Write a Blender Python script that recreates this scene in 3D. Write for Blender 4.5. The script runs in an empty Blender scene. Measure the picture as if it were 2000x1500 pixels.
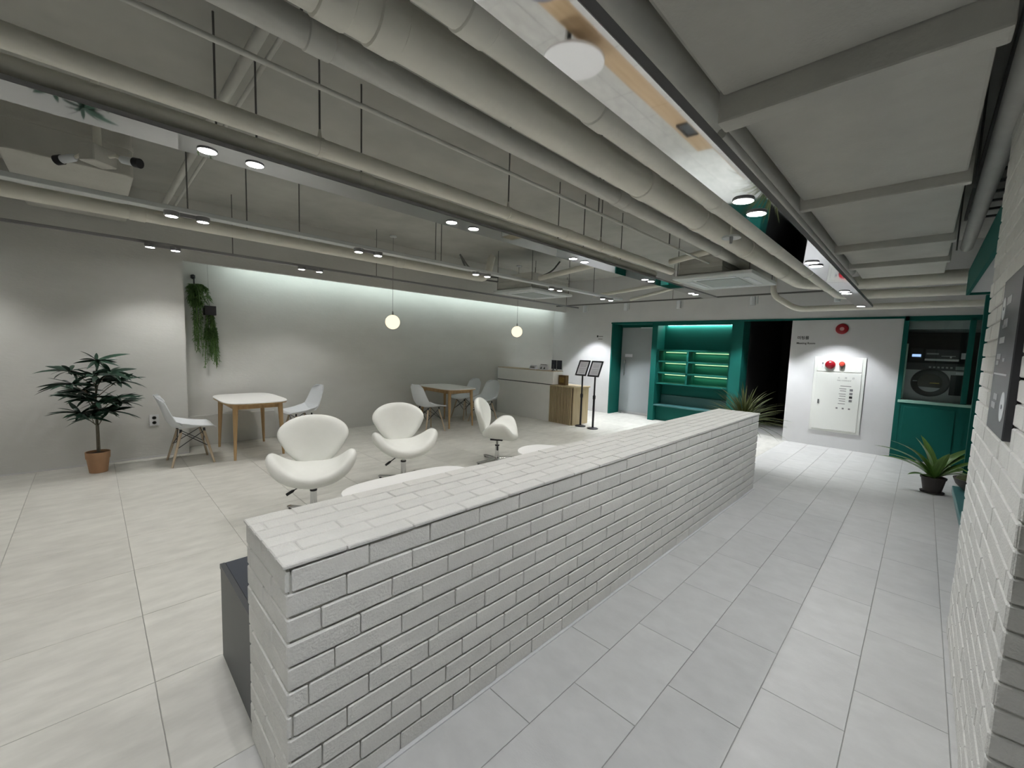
import bpy, bmesh, math, random
from mathutils import Vector, Matrix
random.seed(7)
S = bpy.context.scene
COL = S.collection
PI = math.pi

# ------------------------------------------------------------------ camera, world, exposure
cam_d = bpy.data.cameras.new('camera'); cam = bpy.data.objects.new('camera', cam_d); COL.objects.link(cam)
cam_d.sensor_width = 36.0; cam_d.lens = 811.95 / 2000 * 36.0; cam_d.clip_start = 0.02; cam_d.clip_end = 100
RIGHT = Vector((0.70342258, -0.71001814, 0.03272484))
UP = Vector((0.03957625, 0.08509534, 0.99558651))
BACK = Vector((-0.70966922, -0.6990229, 0.08795784))
mw = Matrix.Identity(4)
for i in range(3):
    mw[i][0] = RIGHT[i]; mw[i][1] = UP[i]; mw[i][2] = BACK[i]
mw[0][3], mw[1][3], mw[2][3] = 0.0, 0.0, 1.5
cam.matrix_world = mw
S.camera = cam
S.cycles.caustics_reflective = False; S.cycles.caustics_refractive = False; S.cycles.light_sampling_threshold = 0.04; S.cycles.max_bounces = 7; S.cycles.use_light_tree = False
wd = bpy.data.worlds.new('world'); S.world = wd; wd.use_nodes = True
wd.node_tree.nodes['Background'].inputs[0].default_value = (0.02, 0.02, 0.022, 1)
wd.node_tree.nodes['Background'].inputs[1].default_value = 0.5
S.view_settings.view_transform = 'Standard'; S.view_settings.look = 'None'
S.view_settings.gamma = 1.0; S.view_settings.use_curve_mapping = False
S.view_settings.exposure = 1.27
# lamp powers (watts) of the fixtures the room has
W_DOWN, W_AISLE, W_WALL, W_COVE = 11.5, 8.4, 56.0, 3.6
COOL = (1.0, 0.985, 0.95)
COOLER = (0.93, 0.96, 1.0)

# ------------------------------------------------------------------ materials
MATS = {}
def mat(name, col, rough=0.6, metal=0.0, var=0.0, scale=6.0, bump=0.0, bscale=40.0, spec=0.5, emit=None, es=0.0,
        stretch=(1, 1, 1), rnd=0.0, coat=0.0, detail=3.0):
    if name in MATS: return MATS[name]
    m = bpy.data.materials.new(name); m.use_nodes = True
    nt = m.node_tree; N = nt.nodes; L = nt.links
    b = N['Principled BSDF']
    b.inputs['Base Color'].default_value = (*col, 1)
    b.inputs['Roughness'].default_value = rough
    b.inputs['Metallic'].default_value = metal
    b.inputs['Specular IOR Level'].default_value = spec
    b.inputs['Coat Weight'].default_value = coat
    if emit:
        b.inputs['Emission Color'].default_value = (*emit, 1); b.inputs['Emission Strength'].default_value = es
    if var or bump or rnd:
        tc = N.new('ShaderNodeTexCoord'); mp = N.new('ShaderNodeMapping')
        mp.inputs['Scale'].default_value = stretch
        L.new(tc.outputs['Object'], mp.inputs['Vector'])
        vec = mp.outputs['Vector']
        oi = N.new('ShaderNodeObjectInfo')
        if rnd:
            ad = N.new('ShaderNodeVectorMath'); ad.operation = 'ADD'
            sc = N.new('ShaderNodeMath'); sc.operation = 'MULTIPLY'; sc.inputs[1].default_value = 37.0
            L.new(oi.outputs['Random'], sc.inputs[0]); L.new(vec, ad.inputs[0]); L.new(sc.outputs[0], ad.inputs[1])
            vec = ad.outputs[0]
        if var or rnd:
            nz = N.new('ShaderNodeTexNoise'); nz.inputs['Scale'].default_value = scale; nz.inputs['Detail'].default_value = detail
            nz.inputs['Roughness'].default_value = 0.6
            L.new(vec, nz.inputs['Vector'])
            mr = N.new('ShaderNodeMapRange'); mr.inputs[1].default_value = 0.25; mr.inputs[2].default_value = 0.75
            mr.inputs[3].default_value = 1 - var; mr.inputs[4].default_value = 1 + var
            L.new(nz.outputs['Fac'], mr.inputs[0])
            val = mr.outputs[0]
            if rnd:
                m2 = N.new('ShaderNodeMapRange'); m2.inputs[3].default_value = 1 - rnd; m2.inputs[4].default_value = 1 + rnd
                L.new(oi.outputs['Random'], m2.inputs[0])
                mu = N.new('ShaderNodeMath'); mu.operation = 'MULTIPLY'
                L.new(val, mu.inputs[0]); L.new(m2.outputs[0], mu.inputs[1]); val = mu.outputs[0]
            vm = N.new('ShaderNodeVectorMath'); vm.operation = 'SCALE'; vm.inputs[0].default_value = col
            L.new(val, vm.inputs['Scale']); L.new(vm.outputs[0], b.inputs['Base Color'])
        if bump:
            nb = N.new('ShaderNodeTexNoise'); nb.inputs['Scale'].default_value = bscale; nb.inputs['Detail'].default_value = 2
            L.new(vec, nb.inputs['Vector'])
            bp = N.new('ShaderNodeBump'); bp.inputs['Strength'].default_value = bump; bp.inputs['Distance'].default_value = 0.01
            L.new(nb.outputs['Fac'], bp.inputs['Height']); L.new(bp.outputs[0], b.inputs['Normal'])
    MATS[name] = m
    return m

def wood(name, c1, c2, axis=2, scale=1.0, rough=0.5):
    if name in MATS: return MATS[name]
    m = bpy.data.materials.new(name); m.use_nodes = True
    nt = m.node_tree; N = nt.nodes; L = nt.links; b = N['Principled BSDF']; b.inputs['Roughness'].default_value = rough
    tc = N.new('ShaderNodeTexCoord'); mp = N.new('ShaderNodeMapping')
    s = [28 * scale] * 3; s[axis] = 1.6 * scale; mp.inputs['Scale'].default_value = s
    nz = N.new('ShaderNodeTexNoise'); nz.inputs['Scale'].default_value = 1.0; nz.inputs['Detail'].default_value = 2
    rp = N.new('ShaderNodeValToRGB'); rp.color_ramp.elements[0].position = 0.3; rp.color_ramp.elements[1].position = 0.7
    rp.color_ramp.elements[0].color = (*c1, 1); rp.color_ramp.elements[1].color = (*c2, 1)
    L.new(tc.outputs['Object'], mp.inputs['Vector']); L.new(mp.outputs[0], nz.inputs['Vector'])
    L.new(nz.outputs['Fac'], rp.inputs[0]); L.new(rp.outputs[0], b.inputs['Base Color'])
    MATS[name] = m
    return m

def emis(name, col, s):
    if name in MATS: return MATS[name]
    m = bpy.data.materials.new(name); m.use_nodes = True; nt = m.node_tree
    nt.nodes.remove(nt.nodes['Principled BSDF'])
    e = nt.nodes.new('ShaderNodeEmission'); e.inputs[0].default_value = (*col, 1); e.inputs[1].default_value = s
    nt.links.new(e.outputs[0], nt.nodes['Material Output'].inputs[0]); MATS[name] = m
    return m

def glass(name, tint=(0.92, 0.96, 0.95), gl=0.03, rough=0.02):
    if name in MATS: return MATS[name]
    m = bpy.data.materials.new(name); m.use_nodes = True; nt = m.node_tree; N = nt.nodes
    N.remove(N['Principled BSDF'])
    t = N.new('ShaderNodeBsdfTransparent'); t.inputs[0].default_value = (*tint, 1)
    g = N.new('ShaderNodeBsdfGlossy'); g.inputs['Roughness'].default_value = rough
    x = N.new('ShaderNodeMixShader'); x.inputs[0].default_value = gl
    nt.links.new(t.outputs[0], x.inputs[1]); nt.links.new(g.outputs[0], x.inputs[2])
    nt.links.new(x.outputs[0], N['Material Output'].inputs[0]); MATS[name] = m
    return m

plaster = mat('trowelled_plaster', (0.60, 0.60, 0.575), 0.75, var=0.05, scale=1.8, bump=0.14, bscale=34, stretch=(0.7, 1, 1.8))
white_wall = mat('painted_wall', (0.62, 0.62, 0.62), 0.7, var=0.04, scale=2.0, bump=0.05, bscale=60)
concrete = mat('painted_concrete', (0.44, 0.44, 0.41), 0.85, var=0.16, scale=1.4, bump=0.35, bscale=9)
tile_warm = mat('lounge_tile', (0.56, 0.553, 0.51), 0.42, var=0.13, scale=4.5, bump=0.04, bscale=50, stretch=(1.0, 2.6, 1), rnd=0.03)
tile_grey = mat('aisle_tile', (0.54, 0.54, 0.525), 0.5, var=0.07, scale=7.0, bump=0.05, bscale=90, stretch=(1.6, 1, 1), rnd=0.035)
grout = mat('grout', (0.40, 0.395, 0.37), 0.9, var=0.1, scale=20)
brick_paint = mat('painted_brick', (0.68, 0.67, 0.63), 0.62, var=0.05, scale=14, bump=0.35, bscale=120, rnd=0.035)
mortar = mat('painted_mortar', (0.64, 0.63, 0.59), 0.75, var=0.06, scale=18, bump=0.3, bscale=90)
pipe_paint = mat('pipe_wrap', (0.72, 0.705, 0.63), 0.6, var=0.07, scale=3, bump=0.15, bscale=18)
pipe_grey = mat('grey_pipe_paint', (0.55, 0.55, 0.515), 0.6, var=0.08, scale=4, bump=0.1, bscale=20)
duct_mat = mat('duct_wrap', (0.54, 0.535, 0.495), 0.8, var=0.06, scale=4, bump=0.2, bscale=60)
rod_mat = mat('threaded_rod', (0.16, 0.16, 0.155), 0.5, metal=0.4)
dark_metal = mat('black_metal', (0.012, 0.012, 0.016), 0.42)
chrome = mat('chrome', (0.62, 0.62, 0.62), 0.16, metal=1.0)
steel = mat('brushed_steel', (0.42, 0.42, 0.43), 0.32, metal=1.0, var=0.05, scale=30)
mirror = mat('mirror_steel', (0.62, 0.63, 0.64), 0.035, metal=1.0, bump=0.012, bscale=3.0)
tray_side = mat('tray_side', (0.30, 0.30, 0.31), 0.45, metal=0.3)
white_plastic = mat('white_plastic', (0.74, 0.77, 0.80), 0.35, var=0.02, scale=5)
white_leather = mat('white_leather', (0.80, 0.81, 0.77), 0.42, bump=0.06, bscale=140, var=0.02, scale=8)
white_lam = mat('white_laminate', (0.80, 0.795, 0.775), 0.4, var=0.02, scale=4)
panel_white = mat('cabinet_enamel', (0.73, 0.74, 0.70), 0.38)
ac_white = mat('air_conditioner_white', (0.60, 0.63, 0.63), 0.45)
ac_grille = mat('air_conditioner_grille', (0.38, 0.42, 0.42), 0.6, var=0.05, scale=50)
green = mat('dark_green_paint', (0.002, 0.098, 0.080), 0.65, var=0.05, scale=3, spec=0.25)
teal = mat('teal_paint', (0.035, 0.125, 0.125), 0.45, var=0.05, scale=3)
charcoal = mat('charcoal_laminate', (0.045, 0.048, 0.052), 0.42, var=0.06, scale=9)
unlit_black = mat('unlit_passage_black', (0.006, 0.007, 0.008), 0.9)  # near-black colour stands in for the darkness of the unlit passage
oak = wood('oak', (0.40, 0.255, 0.115), (0.50, 0.335, 0.165))
oak_h = wood('oak_long', (0.46, 0.32, 0.175), (0.58, 0.42, 0.25), axis=0)
birch = wood('birch', (0.43, 0.34, 0.235), (0.54, 0.44, 0.32))
slat_wood = wood('slat_wood', (0.37, 0.29, 0.17), (0.50, 0.41, 0.25))
slat_back = mat('slat_backing', (0.07, 0.05, 0.03), 0.8, var=0.1)
brown = mat('brown_card', (0.13, 0.075, 0.025), 0.6, var=0.3, scale=14)
terracotta = mat('terracotta', (0.40, 0.23, 0.125), 0.75, var=0.08, scale=9, bump=0.1)
soil = mat('soil', (0.05, 0.022, 0.015), 0.95, var=0.4, scale=40, bump=0.8, bscale=60)
brown_pot = mat('brown_plastic_pot', (0.042, 0.035, 0.032), 0.6)
leaf_dark = mat('dark_leaf', (0.010, 0.042, 0.023), 0.45, var=0.25, scale=9, rnd=0.25)
leaf_mid = mat('fern_leaf', (0.085, 0.17, 0.04), 0.5, var=0.3, scale=12)
leaf_grass = mat('yucca_leaf', (0.13, 0.155, 0.05), 0.5, var=0.25, scale=10, rnd=0.3)
leaf_pale = mat('striped_leaf', (0.12, 0.23, 0.05), 0.3, var=0.5, scale=7, stretch=(0.6, 14, 1), rnd=0.2)
stem_mat = mat('woody_stem', (0.13, 0.115, 0.085), 0.8, var=0.2, scale=30)
moss = mat('moss', (0.035, 0.045, 0.012), 0.95, var=0.5, scale=30, bump=1.0, bscale=50)
red = mat('red_enamel', (0.30, 0.006, 0.015), 0.25)
red_lens = mat('red_lens', (0.75, 0.08, 0.06), 0.15)
ink = mat('ink', (0.015, 0.016, 0.016), 0.6)
ink_grey = mat('grey_ink', (0.20, 0.20, 0.20), 0.6)
paper = mat('paper', (0.66, 0.66, 0.70), 0.5, var=0.03, scale=20)
sign_black = mat('sign_black', (0.028, 0.029, 0.034), 0.32)
sign_white = mat('sign_white', (0.68, 0.69, 0.70), 0.5)
screen = mat('dark_screen', (0.03, 0.035, 0.05), 0.25)
dark_glass = mat('machine_glass', (0.05, 0.045, 0.035), 0.12, coat=0.5)
frosted = mat('frosted_glass', (0.30, 0.325, 0.335), 0.34, var=0.05, scale=1.2, spec=0.6)
clear_glass = glass('window_glass')
mint = mat('mint_sill', (0.33, 0.56, 0.47), 0.4)
lamp_em = emis('lamp_lens', (1.0, 0.985, 0.96), 22.0)
lamp_em.cycles.emission_sampling = 'NONE'
globe_em = emis('globe_glow', (1.0, 0.80, 0.55), 0.62)
cove_em = emis('cove_strip', (0.86, 1.0, 0.96), 4.0)
shelf_em = emis('shelf_strip', (0.70, 1.0, 0.55), 0.55)
niche_em = emis('niche_strip', (0.80, 1.0, 0.94), 18.0)

# ------------------------------------------------------------------ mesh helpers
class MB:
    def __init__(s): s.v = []; s.f = []
    def add(s, vs, fs):
        o = len(s.v); s.v += [tuple(p) for p in vs]; s.f += [tuple(i + o for i in f) for f in fs]; return s
    def box(s, a, b):
        x0, y0, z0 = a; x1, y1, z1 = b
        return s.add([(x0, y0, z0), (x1, y0, z0), (x1, y1, z0), (x0, y1, z0), (x0, y0, z1), (x1, y0, z1), (x1, y1, z1), (x0, y1, z1)],
                     [(3, 2, 1, 0), (4, 5, 6, 7), (0, 1, 5, 4), (1, 2, 6, 5), (2, 3, 7, 6), (3, 0, 4, 7)])
    def cbox(s, c, d, rot=None):
        hx, hy, hz = d[0] / 2, d[1] / 2, d[2] / 2
        vs = [Vector((x * hx, y * hy, z * hz)) for z in (-1, 1) for x, y in ((-1, -1), (1, -1), (1, 1), (-1, 1))]
        if rot is not None: vs = [rot @ p for p in vs]
        return s.add([p + Vector(c) for p in vs], [(3, 2, 1, 0), (4, 5, 6, 7), (0, 1, 5, 4), (1, 2, 6, 5), (2, 3, 7, 6), (3, 0, 4, 7)])
    def cyl(s, p0, p1, r0, r1=None, n=16, caps=True):
        return s.tube([p0, p1], [r0, r0 if r1 is None else r1], n, caps)
    def tube(s, pts, r, n=12, caps=True):
        pts = [Vector(p) for p in pts]; k = len(pts)
        rs = r if isinstance(r, (list, tuple)) else [r] * k
        d0 = (pts[1] - pts[0]).normalized()
        ref = Vector((0, 0, 1)) if abs(d0.z) < 0.9 else Vector((1, 0, 0))
        u = d0.cross(ref).normalized(); vs = []; fs = []
        for i in range(k):
            d = (pts[min(i + 1, k - 1)] - pts[max(i - 1, 0)]).normalized()
            u = (u - d * u.dot(d)).normalized(); w = d.cross(u)
            for j in range(n):
                a = 2 * PI * j / n; vs.append(pts[i] + (u * math.cos(a) + w * math.sin(a)) * rs[i])
        for i in range(k - 1):
            for j in range(n):
                a = i * n + j; b = i * n + (j + 1) % n; fs.append((a, b, b + n, a + n))
        if caps:
            fs.append(tuple(range(n - 1, -1, -1))); fs.append(tuple((k - 1) * n + j for j in range(n)))
        return s.add(vs, fs)
    def lathe(s, prof, n=24, c=(0, 0, 0)):
        vs = []; fs = []; k = len(prof)
        for r, z in prof:
            for j in range(n):
                a = 2 * PI * j / n; vs.append((c[0] + r * math.cos(a), c[1] + r * math.sin(a), c[2] + z))
        for i in range(k - 1):
            for j in range(n):
                a = i * n + j; b = i * n + (j + 1) % n; fs.append((a, b, b + n, a + n))
        if prof[0][0] > 1e-4: fs.append(tuple(range(n - 1, -1, -1)))
        if prof[-1][0] > 1e-4: fs.append(tuple((k - 1) * n + j for j in range(n)))
        return s.add(vs, fs)
    def grid(s, fn, nu, nv):
        vs = [fn(i / nu, j / nv) for i in range(nu + 1) for j in range(nv + 1)]
        fs = [(i * (nv + 1) + j, (i + 1) * (nv + 1) + j, (i + 1) * (nv + 1) + j + 1, i * (nv + 1) + j + 1) for i in range(nu) for j in range(nv)]
        return s.add(vs, fs)
    def prism(s, outline, z0, z1):
        n = len(outline)
        vs = [(x, y, z0) for x, y in outline] + [(x, y, z1) for x, y in outline]
        return s.add(vs, [tuple(range(n - 1, -1, -1)), tuple(range(n, 2 * n))] + [(i, (i + 1) % n, (i + 1) % n + n, i + n) for i in range(n)])
    def mesh(s, name, m, smooth=False, bevel=0.0, seg=1, merge=False):
        me = bpy.data.meshes.new(name); me.from_pydata(s.v, [], s.f); 
        bm = bmesh.new(); bm.from_mesh(me)
        if merge: bmesh.ops.remove_doubles(bm, verts=bm.verts, dist=1e-5)
        bmesh.ops.recalc_face_normals(bm, faces=bm.faces)
        if bevel:
            es = [e for e in bm.edges if len(e.link_faces) == 2 and e.calc_face_angle(0) > 0.6]
            bmesh.ops.bevel(bm, geom=es, offset=bevel, segments=seg, affect='EDGES', profile=0.6, clamp_overlap=True)
        bm.to_mesh(me); bm.free()
        me.materials.append(m)
        if smooth:
            me.polygons.foreach_set('use_smooth', [True] * len(me.polygons))
            try: me.set_sharp_from_angle(angle=0.75)
            except Exception: pass
        return me
    def build(s, name, m, parent=None, smooth=False, bevel=0.0, seg=1, loc=None, merge=False):
        return put(name, s.mesh(name, m, smooth, bevel, seg, merge), parent, loc)

def put(name, me, parent=None, loc=None, rot=None):
    o = bpy.data.objects.new(name, me); COL.objects.link(o)
    if parent is not None: o.parent = parent
    if loc is not None: o.location = loc
    if rot is not None: o.rotation_euler = rot
    return o
def tag(o, label=None, cat=None, group=None, kind=None):
    if label: o['label'] = label
    if cat: o['category'] = cat
    if group: o['group'] = group
    if kind: o['kind'] = kind
    return o
def thing(name, label, cat, loc=(0, 0, 0), rz=0.0, group=None):
    o = bpy.data.objects.new(name, None); COL.objects.link(o); o.empty_display_size = 0.1
    o.location = loc; o.rotation_euler = (0, 0, rz)
    return tag(o, label, cat, group)
def structure(name, label, cat=None):
    o = bpy.data.objects.new(name, None); COL.objects.link(o); return tag(o, label, cat, kind='structure')
def copy_tree(o, parent=None):
    c = o.copy(); COL.objects.link(c); c.parent = parent
    for ch in list(o.children): copy_tree(ch, c)
    return c
def spot(loc, watts, size, blend, col, parent=None, radius=0.04, aim=None):
    l = bpy.data.lights.new('lamp_light', 'SPOT'); l.energy = watts; l.spot_size = math.radians(size); l.spot_blend = blend
    l.color = col; l.shadow_soft_size = radius
    o = bpy.data.objects.new('lamp_light', l); COL.objects.link(o); o.location = loc
    if aim is not None:
        o.rotation_euler = (Vector(aim) - Vector(loc)).to_track_quat('-Z', 'Y').to_euler()
    if parent is not None: o.parent = parent
    return o
def text_mesh(body, size, m, bold=False):
    c = bpy.data.curves.new('lettering', 'FONT'); c.body = body; c.size = size; c.extrude = 0.0008
    if bold: c.offset = size * 0.02
    o = bpy.data.objects.new('lettering', c); COL.objects.link(o)
    me = bpy.data.meshes.new_from_object(o); bpy.data.objects.remove(o); bpy.data.curves.remove(c)
    me.materials.clear(); me.materials.append(m)
    return me
# lettering rotations: reading on a wall that faces -x (far wall) and one that faces +y (pillar)
ROT_FAR = (PI / 2, 0, -PI / 2)
ROT_PIL = (PI / 2, 0, PI)

# ================================================================== SETTING
CEIL = 3.2
XF = 8.66          # face of the far wall
YL = 6.66          # face of the left wall
YN = 7.05          # back of the long niche
X0, Y0 = -3.0, -2.4
# ---- floor: slab with separate tiles
fl = MB().box((X0, Y0, -0.12), (12.0, 7.3, -0.004)).build('floor', grout)
tag(fl, 'pale stone tiled floor of the lounge and the aisle', kind='structure')
def tile_mesh(w, d, m):
    return MB().box((-w / 2 + 0.0014, -d / 2 + 0.0014, -0.004), (w / 2 - 0.0014, d / 2 - 0.0014, 0.0)).mesh('floor_tile', m, bevel=0.0012)
# lounge: 0.6 x 0.61 grid, joints through x = 0.14 and y = 1.645
tm = tile_mesh(0.6, 0.61, tile_warm)
for i in range(-3, 15):
    for j in range(9):
        x = 0.14 + 0.6 * i + 0.3; y = 1.645 + 0.61 * j + 0.305
        if x - 0.3 > XF - 0.1 or (i == -3 and j < 5): continue
        put('floor_tile', tm, fl, (x, y, 0))
# aisle: 0.6 x 0.3 running bond
tg = tile_mesh(0.6, 0.3, tile_grey)
for r in range(-2, 6):
    y = 0.1 + 0.3 * r - 0.15
    off = 0.28 if r % 2 else 0.58
    for i in range(-1, 15):
        x = off + 0.6 * i + 0.3 - 0.6
        if x + 0.3 < 0.1 and r < 3 or x > 8.9: continue
        if y < -0.5 and x < 3.0: continue
        put('floor_tile', tg, fl, (x + 0.0, y, 0))
MB().box((X0, 1.45, -0.004), (12.0, 1.6445, -0.0012)).build('tile_strip', tile_grey, fl)
MB().box((X0, Y0, -0.004), (0.0, 0.7, -0.0015)).build('floor_screed', tile_grey, fl)
MB().box((8.74, Y0, -0.004), (12.0, 5.5, -0.0005)).build('room_floor', tile_grey, fl)

# ---- ceiling slab
tag(MB().box((X0, Y0, CEIL), (12.0, 7.3, CEIL + 0.15)).build('ceiling', concrete), 'exposed painted concrete ceiling slab above the pipes', kind='structure')
# ---- left wall with the long niche
wl = MB()
wl.box((X0, YL, 0), (0.85, 7.3, CEIL))
wl.box((0.85, YL, 2.44), (XF + 0.1, YL + 0.07, CEIL))
wl.box((0.85, YN, 0), (XF + 0.1, 7.3, CEIL))
wl.box((0.85, YL + 0.07, 2.80), (XF + 0.1, YN, CEIL))
wlo = tag(wl.build('wall_left', plaster), 'grey trowelled plaster wall with a long shallow niche', kind='structure')
MB().box((0.85, YN - 0.035, 0), (1.95, YN + 0.01, 0.42)).build('niche_ledge', plaster, wlo, bevel=0.004)
MB().box((X0, YL - 0.006, 0), (0.85, YL + 0.01, 0.02)).build('skirting_strip', white_wall, wlo)
# cove light strip on top of the niche fascia
cs = MB().box((1.3, YL + 0.072, 2.50), (XF - 0.12, YL + 0.085, 2.52)).build('cove_light_strip', cove_em, wlo)
def area(loc, sx, sy, watts, col, rot=(0, 0, 0), parent=None):
    l = bpy.data.lights.new('strip_light', 'AREA'); l.shape = 'RECTANGLE'; l.size = sx; l.size_y = sy; l.energy = watts; l.color = col
    o = bpy.data.objects.new('strip_light', l); COL.objects.link(o); o.location = loc; o.rotation_euler = rot
    if parent is not None: o.parent = parent
    return o
area((4.95, YL + 0.09, 2.51), 7.0, 0.02, W_COVE, (0.84, 1.0, 0.96), (math.radians(84), 0, 0))
# ---- closing walls behind and to the right of the photographer
tag(MB().box((X0 - 0.1, Y0, 0), (X0, 7.3, CEIL)).build('wall_back', plaster), 'grey plaster wall behind the photographer', kind='structure')
tag(MB().box((X0, Y0 - 0.1, 0), (12.0, Y0, CEIL)).build('wall_right', white_wall), 'pale wall closing the right side', kind='structure')
# ---- far wall with openings
wf = MB()
T = 0.12
wf.box((XF, 5.28, 0), (XF + T, YN, CEIL))              # white wall beside the counter
wf.box((XF, Y0, 2.15), (XF + T, 5.28, CEIL))           # lintel zone
wf.box((XF, 0.25, 0), (XF + T, 1.69, 2.15))            # wall with the fire cabinet
wfo = tag(wf.build('wall_far', white_wall), 'off-white far wall with green portals', kind='structure')
MB().box((XF - 0.012, 0.25, 2.125), (XF + 0.02, 5.30, 2.158)).build('green_header_strip', green, wfo)
# dark passage behind the open doorway
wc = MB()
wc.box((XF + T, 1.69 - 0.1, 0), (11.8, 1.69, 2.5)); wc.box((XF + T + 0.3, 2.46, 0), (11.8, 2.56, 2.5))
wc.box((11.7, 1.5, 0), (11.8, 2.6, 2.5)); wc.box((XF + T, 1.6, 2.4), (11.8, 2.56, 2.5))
tag(wc.build('wall_passage', unlit_black), 'passage walls behind the doorway, coloured black to stand for darkness', kind='structure')
# frosted glass door in its green recess
d1 = structure('door_1', 'frosted glass door in a green recess beside the sign stands')
MB().box((XF - 0.006, 5.25, 0), (9.12, 5.285, 2.13)).build('door_jamb', green, d1)
MB().box((XF + T, 5.285, 0), (9.16, 5.32, 2.3)).build('door_jamb', green, d1)
MB().box((XF - 0.006, 4.15, 0), (9.12, 4.27, 2.13)).build('door_jamb', green, d1)
MB().box((9.06, 4.27, 2.06), (9.12, 5.25, 2.13)).build('door_head', green, d1)
MB().box((XF, 4.15, 2.12), (9.12, 5.25, 2.15)).build('door_soffit', green, d1)
MB().box((9.05, 4.30, 0.012), (9.062, 5.22, 2.055)).build('glass_leaf', frosted, d1)
MB().box((9.045, 4.30, 0.005), (9.067, 5.22, 0.06)).build('bottom_rail', steel, d1)
MB().box((9.045, 4.30, 2.04), (9.067, 4.75, 2.06)).build('door_closer', ac_white, d1)
hd = MB().cyl((9.0, 5.10, 0.92), (9.0, 5.10, 1.32), 0.011); hd.cyl((9.0, 5.10, 0.97), (9.05, 5.10, 0.97), 0.007); hd.cyl((9.0, 5.10, 1.27), (9.05, 5.10, 1.27), 0.007)
hd.build('pull_handle', chrome, d1, smooth=True)
MB().box((9.046, 4.93, 1.36), (9.05, 5.12, 1.43)).build('paper_notice', paper, d1)
MB().box((9.0, 5.12, 0.0), (9.05, 5.2, 0.05)).build('floor_hinge', steel, d1)
MB().box((9.09, 4.2, 0), (9.16, 5.3, 2.2)).build('dark_backing', frosted, d1)
# laundry window wall, dark green
w1 = structure('window_1', 'dark green laundry window wall with a mint sill')
MB().box((XF - 0.004, Y0, 0), (XF + 0.06, 0.25, 0.86)).build('lower_panel', green, w1)
MB().box((XF - 0.014, -0.38, 0.02), (XF - 0.004, 0.16, 0.80)).build('raised_panel', green, w1, bevel=0.003)
MB().box((XF - 0.02, Y0, 0.86), (XF + 0.12, 0.235, 0.90)).build('window_sill', mint, w1, bevel=0.004)
MB().box((XF - 0.01, 0.205, 0.0), (XF + 0.10, 0.262, 2.158)).build('stile', green, w1)
MB().box((XF - 0.01, -0.475, 0.0), (XF + 0.08, -0.415, 2.12)).build('mullion', green, w1)
MB().box((XF - 0.01, Y0, 2.09), (XF + 0.08, 0.25, 2.158)).build('top_rail', green, w1)
MB().box((XF + 0.03, -0.415, 0.90), (XF + 0.036, 0.205, 2.09)).build('window_pane', clear_glass, w1)
MB().box((XF + 0.03, -1.2, 0.90), (XF + 0.036, -0.475, 2.09)).build('window_pane', clear_glass, w1)
MB().box((XF + 0.02, 0.185, 0.92), (XF + 0.05, 0.204, 1.75)).build('window_channel', mint, w1)
wr = MB()
wr.box((9.85, Y0, 0), (9.95, 0.35, CEIL)); wr.box((XF + T, 0.25, 0), (9.95, 0.35, CEIL))
tag(wr.build('wall_laundry', mat('laundry_dark_panel', (0.016, 0.018, 0.02), 0.5)), 'dark panelled walls of the laundry room', kind='structure')
tag(MB().box((XF + T, Y0, 1.97), (9.84, 0.249, 2.12)).build('trim_laundry', mat('laundry_soffit', (0.36, 0.38, 0.38), 0.7)), 'grey soffit inside the laundry room', kind='structure')

# ---- green display niche with lit shelves
g = thing('display_shelving', 'dark green built-in niche with six lit shelf bays and a ledge', 'shelving', (XF, 3.45, 0))
def gb(name, a, b, m=green, bev=0.0):
    return MB().box((a[0] - XF, a[1] - 3.45, a[2]), (b[0] - XF, b[1] - 3.45, b[2])).build(name, m, g, bevel=bev)
gb('back_panel', (9.02, 2.46, 0), (9.06, 4.2, 2.14))
gb('side_panel', (XF, 4.148, 0), (9.02, 4.20, 2.14)); gb('side_panel', (XF - 0.004, 2.46, 0), (9.02, 2.66, 2.14))
gb('top_panel', (XF, 2.66, 2.115), (9.02, 4.15, 2.15))
gb('pelmet', (XF, 2.66, 2.07), (8.70, 4.15, 2.115))
for z in (0.81, 1.04, 1.29): gb('shelf', (8.70, 2.66, z), (9.02, 4.15, z + 0.028), bev=0.002)
gb('shelf', (8.70, 2.66, 1.53), (9.02, 4.15, 1.56), bev=0.002)
gb('divider', (8.70, 3.47, 0.838), (9.02, 3.51, 1.53)); gb('divider', (8.70, 4.115, 0.838), (9.02, 4.15, 1.53)); gb('divider', (8.70, 2.66, 0.838), (9.02, 2.695, 1.53))
for z in (1.04, 1.29, 1.53):
    gb('light_strip', (8.985, 2.75, z - 0.036), (9.015, 3.43, z - 0.024), shelf_em)
    gb('light_strip', (8.985, 3.55, z - 0.036), (9.015, 4.08, z - 0.024), shelf_em)
for z in (1.04, 1.29, 1.53):
    for y0_, y1_ in ((2.75, 3.43), (3.55, 4.08)): area((8.955 - XF, (y0_ + y1_) / 2 - 3.45, z - 0.012), 0.02, y1_ - y0_, 0.55 * (y1_ - y0_), (1.0, 1.0, 0.62), (0, math.radians(-35), 0), g)
gb('top_light_strip', (8.98, 2.75, 2.09), (9.01, 4.08, 2.114), niche_em)
gb('ledge', (XF, 2.66, 0.33), (9.02, 4.15, 0.36), teal, 0.003)  # lighter teal puts the light from above into the ledge colour
gb('ledge_back', (8.99, 2.68, 0.36), (9.02, 4.14, 0.56), teal)
gb('kick_panel', (8.80, 2.66, 0), (8.83, 4.15, 0.33))

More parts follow.
